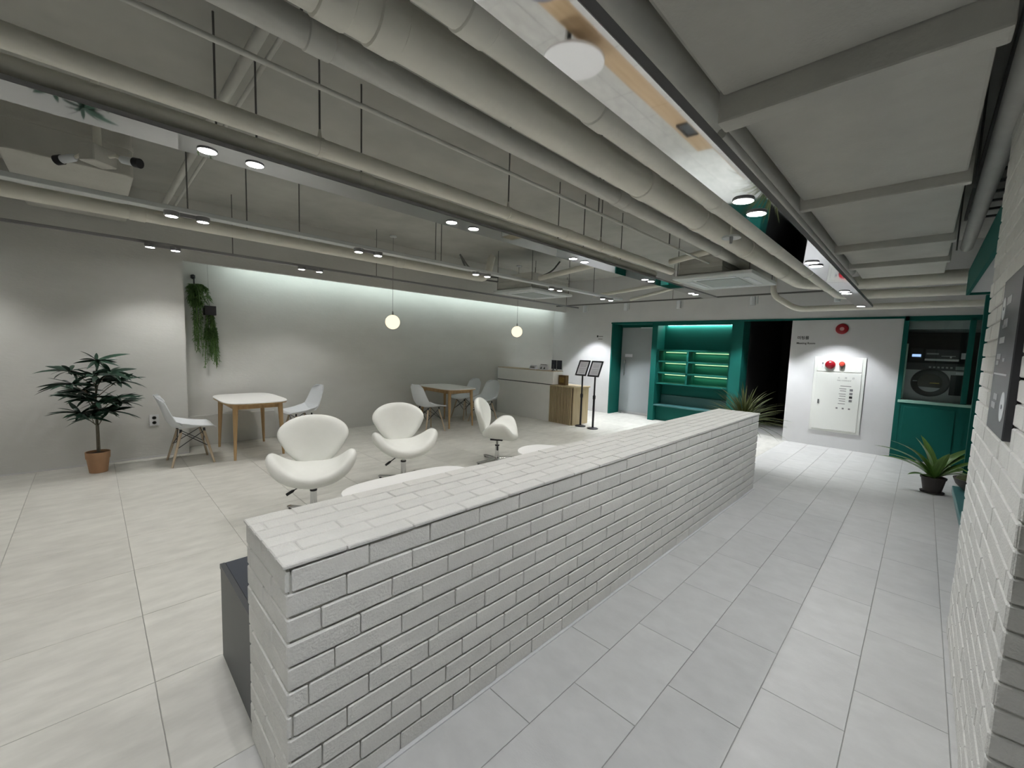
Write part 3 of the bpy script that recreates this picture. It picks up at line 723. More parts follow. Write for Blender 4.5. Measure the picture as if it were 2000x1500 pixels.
def shell_mesh():
    m = MB(); nu, nv = 40, 16
    V = [[shell_fn(i / nu, j / nv) for j in range(nv + 1)] for i in range(nu + 1)]
    for s in (0, 1):
        for i in range(nu + 1):
            for j in range(nv + 1):
                p = V[i][j]
                if s:
                    a = V[min(i + 1, nu)][j] - V[max(i - 1, 0)][j]; b = V[i][min(j + 1, nv)] - V[i][max(j - 1, 0)]
                    n = a.cross(b).normalized(); p = p + n * (0.009 if n.z < 0 or abs(n.z) < 0.2 and n.y < 0 else -0.009)
                m.v.append(tuple(p))
    o = (nu + 1) * (nv + 1); W = nv + 1
    for i in range(nu):
        for j in range(nv):
            q = (i * W + j, (i + 1) * W + j, (i + 1) * W + j + 1, i * W + j + 1); m.f.append(q); m.f.append(tuple(x + o for x in q[::-1]))
    for i in range(nu):
        for j in (0, nv): m.f.append((i * W + j, (i + 1) * W + j, (i + 1) * W + j + o, i * W + j + o))
    for j in range(nv):
        for i in (0, nu): m.f.append((i * W + j, i * W + j + 1, i * W + j + 1 + o, i * W + j + o))
    return m
def shell_chair(label, x, y, ang, proto=None):
    rz = math.radians(ang) - PI / 2
    if proto:
        t = copy_tree(proto); t.location = (x, y, 0); t.rotation_euler = (0, 0, rz); t['label'] = label; return t
    t = thing('shell_chair', label, 'chair', (x, y, 0), rz, 'white shell chairs at the dining tables')
    shell_mesh().build('seat_shell', white_plastic, t, smooth=True)
    tops = {}
    for sx in (-1, 1):
        for sy in (-1, 1):
            a = Vector((sx * 0.13, sy * 0.11 + 0.01, 0.385)); b = Vector((sx * 0.215, sy * 0.20 + 0.0, 0.0)); tops[sx, sy] = (a, b)
            MB().tube([a, b], [0.0155, 0.0115], 12).build('leg', birch, t, smooth=True)
            MB().tube([a + (a - b).normalized() * -0.03, a + Vector((0, 0, 0.035))], 0.012, 8).build('leg_bracket', dark_metal, t)
    for sx in (-1, 1):
        for f0, f1 in (((sx, -1), (sx, 1)), ((sx, 1), (sx, -1))):
            a = tops[f0][0]; b = tops[f1][0].lerp(tops[f1][1], 0.48); MB().tube([a, b], 0.0045, 6).build('brace_rod', dark_metal, t)
    for sy in (-1, 1):
        for f0, f1 in (((-1, sy), (1, sy)), ((1, sy), (-1, sy))):
            a = tops[f0][0]; b = tops[f1][0].lerp(tops[f1][1], 0.48); MB().tube([a, b], 0.0045, 6).build('brace_rod', dark_metal, t)
    return t
c0 = shell_chair('white shell chair beside the terracotta potted tree', 0.80, 6.20, 0)
shell_chair('white shell chair behind the nearest swivel chair, facing left', 2.20, 6.62, 183, c0)
shell_chair('white shell chair left of the farther table, back toward camera', 4.12, 6.08, 0, c0)
shell_chair('white shell chair right of the farther table, nearer the counter', 5.46, 6.16, 182, c0)
shell_chair('white shell chair right of the farther table, closest to the wall', 5.42, 6.68, 178, c0)

# ---- tables with bowed white tops
def squircle(a, b, n=4.2, k=72):
    o = []
    for i in range(k):
        t = 2 * PI * i / k; c, s = math.cos(t), math.sin(t)
        o.append((a * math.copysign(abs(c) ** (2 / n), c), b * math.copysign(abs(s) ** (2 / n), s)))
    return o
def dining_table(label, x, y, a=0.36, b=0.56, H=0.715):
    t = thing('dining_table', label, 'table', (x, y, 0))
    MB().prism(squircle(a, b), H - 0.012, H).build('table_top', white_lam, t, bevel=0.003)
    MB().prism(squircle(a - 0.004, b - 0.004), H - 0.026, H - 0.0121).build('top_underlay', oak, t)
    for s in (-1, 1):
        MB().box((s * 0.255 - 0.01, -0.40, H - 0.09), (s * 0.255 + 0.01, 0.40, H - 0.026)).build('apron', oak, t)
        MB().box((-0.245, s * 0.41 - 0.01, H - 0.09), (0.245, s * 0.41 + 0.01, H - 0.026)).build('apron', oak, t)
    for sx in (-1, 1):
        for sy in (-1, 1):
            MB().tube([(sx * 0.25, sy * 0.41, H - 0.027), (sx * 0.252, sy * 0.415, H - 0.12), (sx * 0.272, sy * 0.445, 0.0)], [0.03, 0.029, 0.014], 16).build('leg', oak, t, smooth=True)
dining_table('white topped wooden table standing in the niche beside the hanging plants', 1.47, 6.36)
dining_table('white topped wooden table in front of the reception counter', 4.76, 6.42)

# ---- bench behind the brick wall with two small tables on it
bn = thing('bench', 'charcoal and wood bench along the lounge side of the brick wall', 'bench', (2.8, 1.96, 0))
MB().box((0.385 - 2.8, 1.69 - 1.96, 0), (5.15 - 2.8, 2.245 - 1.96, 0.43)).build('bench_base', charcoal, bn, bevel=0.002)
MB().box((0.383 - 2.8, 1.69 - 1.96, 0.43), (0.403 - 2.8, 2.247 - 1.96, 0.452)).build('end_cap', charcoal, bn)
for k in range(4):
    a = 0.404 + k * 1.187; MB().box((a - 2.8, 1.70 - 1.96, 0.4301), (a + 1.184 - 2.8, 2.25 - 1.96, 0.45)).build('seat_board', oak_h if k else mat('navy_vinyl', (0.022, 0.028, 0.042), 0.5), bn, bevel=0.002)
MB().box((0.41 - 2.8, 1.682 - 1.96, 0.4505), (5.19 - 2.8, 1.698 - 1.96, 0.846)).build('backrest_board', oak_h, bn)
def pedestal_table(label, x, y, outline, py_, H=0.62):
    t = thing('pedestal_table', label, 'table', (x, y, 0))
    MB().prism(outline, H - 0.02, H).build('table_top', white_lam, t, bevel=0.003)
    MB().cyl((0, py_, 0.012), (0, py_, H - 0.02), 0.026, n=14).build('post', chrome, t, smooth=True)
    MB().box((-0.18, py_ - 0.06, 0), (0.18, py_ + 0.22, 0.012)).build('foot_plate', chrome, t, bevel=0.003)
pedestal_table('wide rounded white table top showing over the brick wall', 1.43, 2.19, squircle(0.455, 0.27, 3.6), 0.14)
pedestal_table('small round white table top showing farther along the brick wall', 2.72, 2.25, squircle(0.24, 0.235, 2.0), 0.08)
st = thing('round_cushion', 'grey round cushion lying on the bench between two tables', 'cushion', (2.13, 2.08, 0.451))
MB().lathe([(0.02, 0.0), (0.12, 0.0), (0.145, 0.03), (0.12, 0.065), (0.0001, 0.08)], 28).build('cushion_pad', mat('grey_fabric', (0.22, 0.22, 0.25), 0.9), st, smooth=True)
MB().lathe([(0.143, 0.022), (0.15, 0.03), (0.143, 0.038)], 28).build('piping', ac_white, st, smooth=True)
tr = thing('serving_tray', 'dark grey serving tray at the far end of the bench', 'tray', (4.55, 2.10, 0.451))
MB().box((-0.14, -0.09, 0), (0.14, 0.09, 0.006)).build('tray_base', charcoal, tr)
for s in (-1, 1):
    MB().box((-0.14, s * 0.09 - 0.004, 0), (0.14, s * 0.09 + 0.004, 0.022)).build('tray_rim', charcoal, tr); MB().box((s * 0.14 - 0.004, -0.09, 0), (s * 0.14 + 0.004, 0.09, 0.022)).build('tray_rim', charcoal, tr)

# ---- reception counter
rc = thing('reception_counter', 'white reception counter with a lower slatted wooden section', 'counter', (6.9, 6.0, 0))
def rb(name, a, b, m, bev=0.003): return MB().box((a[0] - 6.9, a[1] - 6.0, a[2]), (b[0] - 6.9, b[1] - 6.0, b[2])).build(name, m, rc, bevel=bev)
rb('front_panel', (6.60, 5.41, 0.0), (6.64, 6.98, 0.755), white_lam)
rb('counter_body', (6.641, 5.412, 0.0), (7.12, 6.98, 0.75), white_lam)
rb('joint_reveal', (6.612, 5.40, 0.755), (6.90, 6.98, 0.772), charcoal, 0)
rb('upper_fascia', (6.60, 5.33, 0.772), (6.635, 6.98, 1.03), white_lam)
rb('upper_end', (6.636, 5.33, 0.772), (6.90, 5.36, 1.03), white_lam)
rb('upper_top', (6.60, 5.33, 1.03), (6.92, 6.98, 1.045), birch)
rb('desk_box', (6.625, 4.82, 0.0), (7.14, 5.408, 0.735), slat_wood)
rb('desk_top', (6.60, 4.80, 0.736), (7.16, 5.408, 0.762), slat_wood)
rb('slat_backing', (6.615, 4.84, 0.02), (6.6249, 5.405, 0.735), slat_back, 0)
for k in range(15):
    y = 4.852 + k * 0.0378; rb('slat', (6.592, y, 0.0), (6.615, y + 0.018, 0.735), slat_wood, 0.002)
# things on the counter
a_ = thing('paper_stand', 'low white card stand on the counter, farthest left', 'card stand', (6.72, 5.98, 1.046), 0)
MB().add([(-0.06, -0.09, 0), (-0.06, 0.09, 0), (0.0, 0.09, 0.085), (0.0, -0.09, 0.085), (0.05, -0.09, 0), (0.05, 0.09, 0)], [(0, 1, 2, 3), (3, 2, 5, 4), (0, 3, 4), (1, 5, 2), (0, 4, 5, 1)]).build('folded_card', paper, a_)
MB().box((-0.046, -0.06, 0.025), (-0.040, 0.06, 0.06)).build('printed_block', ink_grey, a_)
b_ = thing('picture_card', 'small white picture card with two dark motifs on the counter', 'card stand', (6.73, 5.70, 1.046), 0)
MB().add([(-0.05, -0.1, 0), (-0.05, 0.1, 0), (0.0, 0.1, 0.12), (0.0, -0.1, 0.12), (0.05, -0.1, 0), (0.05, 0.1, 0)], [(0, 1, 2, 3), (3, 2, 5, 4), (0, 3, 4), (1, 5, 2), (0, 4, 5, 1)]).build('folded_card', paper, b_)
for y in (-0.045, 0.045): MB().add([(-0.044, y - 0.025, 0.02), (-0.044, y + 0.025, 0.02), (-0.022, y, 0.072)], [(0, 1, 2)]).build('dark_motif', ink, b_)
MB().box((-0.012, -0.08, 0.105), (-0.006, 0.08, 0.116)).build('printed_line', ink, b_)
mo = thing('monitor', 'dark screen with a pale border standing on the reception counter', 'monitor', (6.92, 5.50, 0.765), 0)
MB().cbox((0, 0, 0.40), (0.02, 0.30, 0.21)).build('bezel', ac_white, mo, bevel=0.003)
MB().box((-0.013, -0.138, 0.307), (-0.010, 0.138, 0.493)).build('screen', screen, mo)
MB().cyl((0.0, 0, 0.0), (0.0, 0, 0.30), 0.015, n=10).build('stand', dark_metal, mo)
MB().box((-0.014, -0.006, 0.31), (-0.0102, 0.0, 0.49)).build('screen_divider', ac_white, mo)
MB().box((-0.07, -0.09, 0), (0.07, 0.09, 0.01)).build('stand_foot', dark_metal, mo)
cr = thing('card_reader', 'slim black device standing upright before the screen', 'card reader', (6.68, 5.40, 1.046), 0)
MB().box((-0.03, -0.025, 0), (0.03, 0.025, 0.012)).build('device_foot', dark_metal, cr)
MB().box((-0.012, -0.012, 0.012), (0.0, 0.012, 0.13)).build('device_body', dark_metal, cr, bevel=0.002)
bx = thing('brochure_box', 'brown brochure box on the low wooden desk', 'box', (6.80, 5.22, 0.763), 0)
MB().box((-0.05, -0.09, 0), (0.05, 0.09, 0.20)).build('box_shell', brown, bx, bevel=0.002)
MB().box((-0.053, -0.06, 0.05), (-0.050, 0.06, 0.16)).build('printed_panel', mat('brown_print', (0.22, 0.14, 0.03), 0.5, var=0.3, scale=20), bx)

# ---- two poster stands
def poster_stand(label, x, y, proto=None):
    rz = 0.0
    t = thing('poster_stand', label, 'sign stand', (x, y, 0), rz)
    MB().lathe([(0.10, 0), (0.105, 0.012), (0.08, 0.022), (0.02, 0.03)], 32).build('base_disc', dark_metal, t, smooth=True)
    MB().cyl((0, 0, 0.02), (0, 0, 0.62), 0.020, n=14).build('lower_pole', dark_metal, t, smooth=True)
    MB().cyl((0, 0, 0.60), (0, 0, 1.06), 0.016, n=14).build('upper_pole', dark_metal, t, smooth=True)
    MB().lathe([(0.020, 0.56), (0.027, 0.58), (0.027, 0.63), (0.016, 0.65)], 14).build('pole_clamp', dark_metal, t, smooth=True)
    R = Matrix.Rotation(math.radians(26), 3, 'Y'); c = Vector((-0.005, 0, 1.145))
    fr = MB()
    for s in (-1, 1):
        fr.cbox(c + R @ Vector((0, s * 0.112, 0)), (0.014, 0.028, 0.325), R); fr.cbox(c + R @ Vector((0, 0, s * 0.150)), (0.014, 0.215, 0.028), R)
    fr.build('poster_frame', dark_metal, t, bevel=0.002)
    ps = MB().cbox(c + R @ Vector((0.001, 0, 0)), (0.006, 0.206, 0.286), R).build('poster_sheet', paper, t)
    ln = MB()
    ln.cbox(c + R @ Vector((-0.0025, 0.0, -0.012)), (0.001, 0.17, 0.005), R)
    for z in (0.105, 0.08, 0.062, 0.044, 0.026, -0.04, -0.06, -0.08, -0.10): ln.cbox(c + R @ Vector((-0.0025, 0.0, z)), (0.001, 0.13 if z != 0.105 else 0.15, 0.0035), R)
    ln.build('printed_lines', ink_grey, ps)
    return t
poster_stand('black poster stand close to the slatted desk', 6.71, 4.69)
poster_stand('black poster stand farther from the slatted desk', 6.69, 4.39)

# ---- fire hydrant cabinet and alarm on the far wall
fc = thing('fire_cabinet', 'white fire hydrant cabinet on the far wall', 'cabinet', (XF, 0.98, 0.27))
def fb(name, y0, y1, z0, z1, d0, d1, m, bev=0.002, par=None): return MB().box((-d1, y0 - 0.98, z0 - 0.27), (-d0, y1 - 0.98, z1 - 0.27)).build(name, m, par or fc, bevel=bev)
fb('cabinet_frame', 0.645, 1.315, 0.27, 1.515, 0.0, 0.022, panel_white)
fb('upper_panel', 0.685, 1.275, 1.275, 1.485, 0.0221, 0.030, panel_white)
dr = fb('cabinet_door', 0.685, 1.275, 0.305, 1.255, 0.0221, 0.032, panel_white)
MB().lathe([(0.0001, 0.045), (0.05, 0.04), (0.068, 0.022), (0.07, 0.0)], 32).build('alarm_bell', red, fc, smooth=True).matrix_local = Matrix.Translation((-0.03, 1.10 - 0.98, 1.385 - 0.27)) @ Matrix.Rotation(-PI / 2, 4, 'Y')
bl = [o for o in fc.children if o.name.startswith('alarm_bell')][0]
MB().cyl((0.04, 0, 0.04), (0.048, 0, 0.044), 0.012, n=10).build('painted_bell_highlight', sign_white, bl)  # white disc that paints a highlight onto the red bell
lp = MB().lathe([(0.0001, 0.06), (0.03, 0.05), (0.04, 0.025), (0.038, 0.0)], 24).build('lamp_dome', red_lens, fc, smooth=True); lp.matrix_local = Matrix.Translation((-0.03, 0.945 - 0.98, 1.405 - 0.27)) @ Matrix.Rotation(-PI / 2, 4, 'Y')
MB().add([(-0.034, -0.03 - 0.035, 1.375 - 0.27), (-0.034, 0.03 - 0.035, 1.375 - 0.27), (-0.034, -0.035, 1.305 - 0.27), (-0.030, -0.03 - 0.035, 1.375 - 0.27), (-0.030, 0.03 - 0.035, 1.375 - 0.27), (-0.030, -0.035, 1.305 - 0.27)],
         [(0, 1, 2), (5, 4, 3), (0, 3, 4, 1), (1, 4, 5, 2), (2, 5, 3, 0)]).build('lamp_bracket', mat('grey_bracket', (0.18, 0.18, 0.18), 0.5), fc)
fb('push_switch', 1.185, 1.215, 1.34, 1.43, 0.030, 0.038, sign_white); fb('switch_button', 1.19, 1.21, 1.39, 1.42, 0.038, 0.042, ink_grey, 0)
fb('door_latch', 1.205, 1.225, 0.73, 0.80, 0.032, 0.044, mat('latch_grey', (0.12, 0.12, 0.12), 0.4), 0.002, dr)
def ftext(body, size, y, z, d, m=ink_grey, parent=None, bold=False):
    return put('lettering', text_mesh(body, size, m, bold), parent or fc, (-d, y - 0.98, z - 0.27), ROT_FAR)
ftext('소', 0.035, 0.985, 1.165, 0.034, ink_grey, dr); ftext('화', 0.035, 0.895, 1.165, 0.034, ink_grey, dr); ftext('전', 0.035, 0.80, 1.165, 0.034, ink_grey, dr)
ftext('FIRE HYDRANT', 0.027, 0.99, 1.125, 0.034, ink_grey, dr)
for k, z in enumerate((1.045, 1.0, 0.965, 0.915, 0.88, 0.835, 0.80, 0.755)):
    fb('printed_line', 0.86 - (0.0 if k else 0.06), 0.94 + 0.01 * (k % 2), z - 0.005, z + 0.005, 0.0322, 0.0328, ink_grey, 0, dr)
for z, m in ((0.985, ink_grey), (0.925, ink_grey), (0.868, ink), (0.81, ink_grey)): fb('pictogram', 0.775, 0.815, z - 0.019, z + 0.019, 0.0322, 0.033, m, 0, dr)
for y in (0.96, 0.88, 0.80): fb('emblem', y - 0.013, y + 0.013, 0.665, 0.69, 0.0322, 0.033, ink_grey, 0, dr)
fa = thing('fire_alarm', 'round red alarm disc high above the fire cabinet', 'alarm', (XF, 0.995, 1.975))
for nm, prof, m in (('alarm_rim', [(0.085, 0.0), (0.085, 0.012), (0.07, 0.022), (0.03, 0.022), (0.03, 0.0)], red), ('alarm_centre', [(0.0301, 0.0), (0.0301, 0.018), (0.0001, 0.02)], mat('pale_red', (0.55, 0.25, 0.25), 0.4))):
    MB().lathe(prof, 32).build(nm, m, fa, smooth=True).matrix_local = Matrix.Rotation(-PI / 2, 4, 'Y')
# wall lettering
wt = thing('wall_lettering', 'black lettering for the meeting room beside the dark doorway', 'lettering', (XF, 1.45, 1.73))
put('korean_words', text_mesh('미팅룸', 0.062, ink, True), wt, (-0.001, 0.15, 0.075), ROT_FAR)
put('english_words', text_mesh('Meeting Room', 0.045, ink, True), wt, (-0.001, 0.155, -0.01), ROT_FAR)
wt2 = thing('wall_lettering', 'two small dark lines of lettering left of the frosted door', 'lettering', (XF, 5.55, 1.75))
MB().box((-0.001, 0.10, 0.06), (0, 0.14, 0.105)).build('emblem', ink, wt2)
MB().box((-0.001, -0.03, 0.07), (0, 0.09, 0.088)).build('printed_line', ink_grey, wt2)
MB().box((-0.001, -0.02, 0.01), (0, 0.10, 0.026)).build('printed_line', ink_grey, wt2)

# ---- sign on the pillar
sg = thing('wall_sign', 'tall black directory sign with white icons on the pillar', 'sign', (2.275, py, 1.25))
MB().box((-0.225, 0.0, 0.0), (0.225, 0.022, 0.565)).build('sign_board', sign_black, sg, bevel=0.003)
MB().box((-0.15, 0.022, 0.208), (0.19, 0.0235, 0.214)).build('divider_line', sign_white, sg)
def icon(x, z, r):
    o = MB().lathe([(0.0001, 0.0015), (r, 0.0015), (r, 0.0)], 32).build('round_icon', sign_white, sg)
    o.matrix_local = Matrix.Translation((x, 0.022, z)) @ Matrix.Rotation(-PI / 2, 4, 'X')
    MB().lathe([(0.0001, 0.0025), (r * 0.16, 0.0025), (r * 0.16, 0.0)], 16).build('icon_dot', sign_black, o)
icon(0.15, 0.455, 0.042); icon(-0.14, 0.105, 0.05)
for z, xa, xb, h in ((0.475, -0.03, 0.085, 0.028), (0.395, 0.0, 0.10, 0.030), (0.385, 0.03, 0.12, 0.012), (0.335, 0.02, 0.15, 0.022), (0.275, 0.06, 0.17, 0.02), (0.252, 0.10, 0.17, 0.016), (0.262, -0.05, 0.0, 0.012), (0.128, 0.01, 0.11, 0.022), (0.095, 0.04, 0.15, 0.022)):
    MB().box((xa, 0.022, z - h / 2), (xb, 0.0232, z + h / 2)).build('printed_line', mat('sign_grey', (0.50, 0.50, 0.51), 0.5), sg)

# ---- wall outlet
ou = thing('wall_outlet', 'white double power socket on the left wall', 'socket', (0.515, YL, 0.465))
MB().box((-0.045, -0.012, -0.068), (0.045, 0.0, 0.068)).build('socket_plate', sign_white, ou, bevel=0.004, seg=2)
for z in (-0.03, 0.03):
    o = MB().lathe([(0.021, 0.0), (0.021, 0.003), (0.016, 0.003), (0.016, 0.0)], 20).build('socket_ring', ink_grey, ou); o.matrix_local = Matrix.Translation((0, -0.0122, z)) @ Matrix.Rotation(PI / 2, 4, 'X')

# ---- green post at the laundry entrance, floating teal bench
po = thing('green_post', 'square dark green post standing before the laundry window', 'post', (6.88, -0.452, 0))
MB().box((-0.034, -0.034, 0), (0.034, 0.034, 2.235)).build('post_shaft', green, po, bevel=0.003)
MB().box((-0.06, -0.06, 0), (0.06, 0.06, 0.012)).build('foot_plate', green, po)
tb = thing('teal_bench', 'narrow teal bench extending from behind the brick pillar', 'bench', (4.25, -0.5, 0))
MB().box((-0.90, -0.26, 0.40), (0.87, 0.24, 0.45)).build('bench_top', teal, tb, bevel=0.004)
for x in (-0.6, 0.5): MB().box((x - 0.03, -0.22, 0), (x + 0.03, -0.12, 0.40)).build('leg', dark_metal, tb)

# ---- washing machines behind the window
def washer(label, y, proto=None):
    if proto:
        t = copy_tree(proto); t.location = (9.0, y, 0); t['label'] = label; return t
    t = thing('washing_machine', label, 'washing machine', (9.0, y, 0), 0, 'laundry machines')
    MB().box((0, -0.33, 0), (0.7, 0.33, 1.42)).build('machine_body', steel, t, bevel=0.01)
    MB().box((-0.012, -0.33, 1.36), (0.0, 0.33, 1.47)).build('control_strip', mat('control_dark', (0.05, 0.05, 0.055), 0.35), t, bevel=0.003)
    dr = MB().lathe([(0.140, 0.03), (0.165, 0.045), (0.205, 0.04), (0.215, 0.0)], 40).build('door_ring', mat('black_gloss', (0.012, 0.012, 0.013), 0.45), t, smooth=True)
    dr.matrix_local = Matrix.Translation((0, 0.04, 1.17)) @ Matrix.Rotation(-PI / 2, 4, 'Y')
    MB().lathe([(0.0001, 0.045), (0.08, 0.04), (0.146, 0.028)], 40).build('door_glass', dark_glass, dr, smooth=True)
    m = MB(); o = [(0.138 * math.sin(math.radians(a)), 0.138 * math.cos(math.radians(a))) for a in range(118, 243, 6)]
    # pale label in the lower part of the porthole (x = up after rotation)
    m.prism([(q, p) for p, q in o], 0.041, 0.047); m.build('door_sticker', paper, dr)
    MB().box((0.05 - 0.06, -0.10, 0.046), (0.05 - 0.045, 0.0, 0.05)).build('yellow_label', mat('yellow_ink', (0.42, 0.33, 0.06), 0.5), dr)
    MB().cyl((0.02, 0.14, 0.05), (0.02, 0.19, 0.05), 0.008, n=8).build('door_handle', ac_white, dr)
    MB().box((-0.02, -0.31, 1.0), (0.0, -0.17, 1.30)).build('black_hinge_panel', dark_metal, t, bevel=0.004)
    MB().box((-0.014, -0.30, 1.31), (0.0, -0.22, 1.345)).build('white_sticker', paper, t); MB().box((-0.016, -0.31, 1.38), (-0.012, -0.21, 1.43)).build('display', mat('lcd', (0.25, 0.30, 0.28), 0.3), t)
    for k in range(6): MB().box((-0.016, -0.18 + k * 0.045, 1.395), (-0.012, -0.155 + k * 0.045, 1.42)).build('button', steel, t)
    up = MB().box((0.02, -0.24, 1.50), (0.4, 0.12, 1.68)).build('dispenser_box', mat('control_dark', (0.05, 0.05, 0.055), 0.35), t, bevel=0.005)
    MB().box((0.012, -0.235, 1.505), (0.02, 0.125, 1.535)).build('white_trim', sign_white, up); MB().box((0.012, -0.02, 1.60), (0.02, 0.11, 1.622)).build('name_plate', steel, up)
    MB().box((0.012, -0.20, 1.575), (0.02, -0.05, 1.582)).build('printed_line', sign_white, up); MB().box((0.012, -0.16, 1.55), (0.02, -0.14, 1.575)).build('coin_slot', sign_white, up)
    MB().box((0.04, -0.31, 1.54), (0.08, -0.255, 1.63)).build('receipt_unit', sign_white, t); MB().box((0.06, 0.15, 1.50), (0.30, 0.29, 1.70)).build('side_unit', dark_metal, t, bevel=0.004)
    MB().box((0.055, 0.17, 1.56), (0.06, 0.27, 1.60)).build('status_screen', mat('blue_screen', (0.02, 0.03, 0.06), 0.3, emit=(0.35, 0.5, 0.9), es=0.6), t)
    return t
wm = washer('steel washing machine with a black porthole behind the window', -0.13)
washer('steel washing machine half hidden behind the green post', -0.92, wm)

# ================================================================== PLANTS
def leaf_mesh(name, L, W, droop, m, n=7, fold=0.25, tip=1.0):
    mb = MB(); pr = []
    for i in range(n + 1):
        t = i / n; w = W * (math.sin(PI * min(1, t * 0.93 + 0.07)) ** 0.8) * (1 - 0.25 * t) + 0.0008
        x = L * (t - 0.10 * droop * t ** 3); z = -droop * L * t * t * 0.75
        pr.append((x, w, z))
    for x, w, z in pr: mb.v += [(x, -w, z + w * fold), (x, 0, z), (x, w, z + w * fold)]
    for i in range(n):
        a = i * 3; mb.f += [(a, a + 1, a + 4, a + 3), (a + 1, a + 2, a + 5, a + 4)]
    me = mb.mesh(name, m); me.polygons.foreach_set('use_smooth', [True] * len(me.polygons)); return me
def pot_mesh(mb, r0, r1, h, rim):
    return mb.lathe([(r0 * 0.99, 0.0), (r1 * 0.94, h - rim), (r1 * 1.0, h - rim), (r1 * 1.03, h), (r1 * 0.93, h), (r1 * 0.90, h - 0.03), (0.0001, h - 0.03)], 32)
# 1. tree with whorls of long dark leaves in a terracotta pot
tp = thing('potted_tree', 'artificial tree with dark slender leaves in a terracotta pot', 'potted plant', (0.01, 6.30, 0))
pot_mesh(MB(), 0.075, 0.098, 0.225, 0.07).build('pot', terracotta, tp, smooth=True)
MB().lathe([(0.09, 0.193), (0.085, 0.203), (0.05, 0.212), (0.0001, 0.214)], 24).build('soil', soil, tp, smooth=True)
MB().tube([(0.0, 0, 0.21), (0.003, 0.0, 0.45), (0.005, 0.0, 0.75), (0.02, 0, 1.02), (0.03, 0.0, 1.22)], [0.009, 0.009, 0.008, 0.007, 0.005], 10).build('stem', stem_mat, tp, smooth=True)
MB().tube([(0.014, 0.014, 0.21), (0.014, 0.01, 0.5), (-0.01, 0.02, 0.72), (-0.07, 0.03, 0.9)], [0.010, 0.009, 0.008, 0.005], 10).build('stem', stem_mat, tp, smooth=True)
LV = [leaf_mesh('leaf', L, W, d, leaf_dark) for L, W, d in ((0.29, 0.027, 0.34), (0.26, 0.028, 0.50), (0.31, 0.027, 0.26), (0.23, 0.029, 0.16))]
whorls = [(0.03, 0.0, 1.21, 0.0), (-0.17, 0.03, 1.10, 0.05), (0.13, -0.04, 1.09, 0.05), (0.0, -0.10, 1.06, 0.0), (-0.16, -0.06, 0.97, 0.05), (0.19, 0.03, 0.98, 0.05), (0.05, 0.07, 1.0, 0), (-0.10, 0.08, 0.88, 0.1),
          (0.17, -0.07, 0.80, 0.0), (0.03, -0.10, 0.78, 0.05), (-0.06, 0.02, 0.80, 0), (0.20, 0.06, 0.74, 0.0), (-0.11, -0.06, 0.66, 0.1), (0.03, 0.08, 0.66, 0.1), (0.10, -0.02, 0.66, 0.15), (-0.03, -0.09, 0.61, 0.1)]
for k, (wx, wy, wz, dn) in enumerate(whorls):
    if k: MB().tube([(0.012, 0, max(0.5, wz - 0.17)), (wx * 0.6, wy * 0.6, wz - 0.06), (wx, wy, wz)], [0.0045, 0.004, 0.003], 6).build('twig', stem_mat, tp, smooth=True)
    n = 18
    for j in range(n):
        az = 2 * PI * j / n + random.uniform(-.25, .25) + k; el = math.radians(random.uniform(-12, 45)) - dn
        # lean leaves outward from the trunk
        s = random.uniform(0.75, 1.05)
        out = max(0.0, math.cos(az - math.atan2(wy, wx)))
        o = put('leaf', LV[(j * 7 + k) % 4], tp, (wx, wy, wz), (random.uniform(-.9, .9), -el * (1.15 - 0.5 * out), az)); o.scale = (s * (0.72 + 0.25 * out),) * 3
# 2. hanging plants in the niche
def vine(pts, m, per=26, ll=0.05, lw=0.009, mb=None, spread=0.9):
    mb = mb or MB(); P = bend(pts, 0.08, 4)
    mb.tube(P, 0.003, 5)
    for i in range(per):
        t = random.random() ** 0.9 * (len(P) - 1.001); k = int(t); p = P[k].lerp(P[k + 1], t - k)
        az = random.uniform(0, 2 * PI); d = Vector((math.cos(az) * spread, math.sin(az) * spread, random.uniform(-1.2, 0.2))).normalized()
        sd = d.cross(Vector((0, 0, 1))).normalized() * lw; L = ll * random.uniform(0.6, 1.2)
        q = p + d * L * 0.5; e = p + d * L + Vector((0, 0, -0.3 * L)); mb.add([p, q + sd, e, q - sd], [(0, 1, 2), (0, 2, 3)])
    return mb
h1 = thing('hanging_fern', 'bushy green fern hanging from a black hook in the niche corner', 'hanging plant', (1.00, 6.97, 2.30))
MB().tube([(0, 0.08, -0.02), (0, 0.05, 0.0), (0, 0.0, -0.01), (0.0, 0.0, -0.10)], 0.008, 8).build('hook', dark_metal, h1)
MB().lathe([(0.012, -0.03), (0.026, -0.02), (0.026, 0.02), (0.012, 0.03)], 12).build('hook_knob', dark_metal, h1, loc=(0, 0.07, 0))
mb = MB()
for k in range(30):
    a = random.uniform(0, 2 * PI); r = random.uniform(0.06, 0.21); rr = r * (1 if math.cos(a) > -0.2 else 0.6)
    vine([(0, 0, -0.12), (rr * 0.6 * math.cos(a), -abs(rr * 0.5 * math.sin(a)), -0.08 - random.uniform(0, .05)), (rr * math.cos(a), -abs(rr * 0.7 * math.sin(a)), -0.28 - random.uniform(0, .1))], leaf_mid, 40, 0.06, 0.008, mb)
tag(mb.build('fern_crown', leaf_mid, h1), kind='stuff')
mb = MB()
for k in range(16):
    a = random.uniform(0, 2 * PI); r = random.uniform(0.01, 0.085); zl = random.uniform(-0.75, -1.02)
    vine([(0, 0, -0.13), (r * math.cos(a), -abs(r * math.sin(a)), -0.3), (r * 1.1 * math.cos(a) + 0.01, -abs(r * math.sin(a)), zl)], leaf_mid, 100, 0.05, 0.006, mb)
tag(mb.build('trailing_fronds', leaf_mid, h1), kind='stuff')
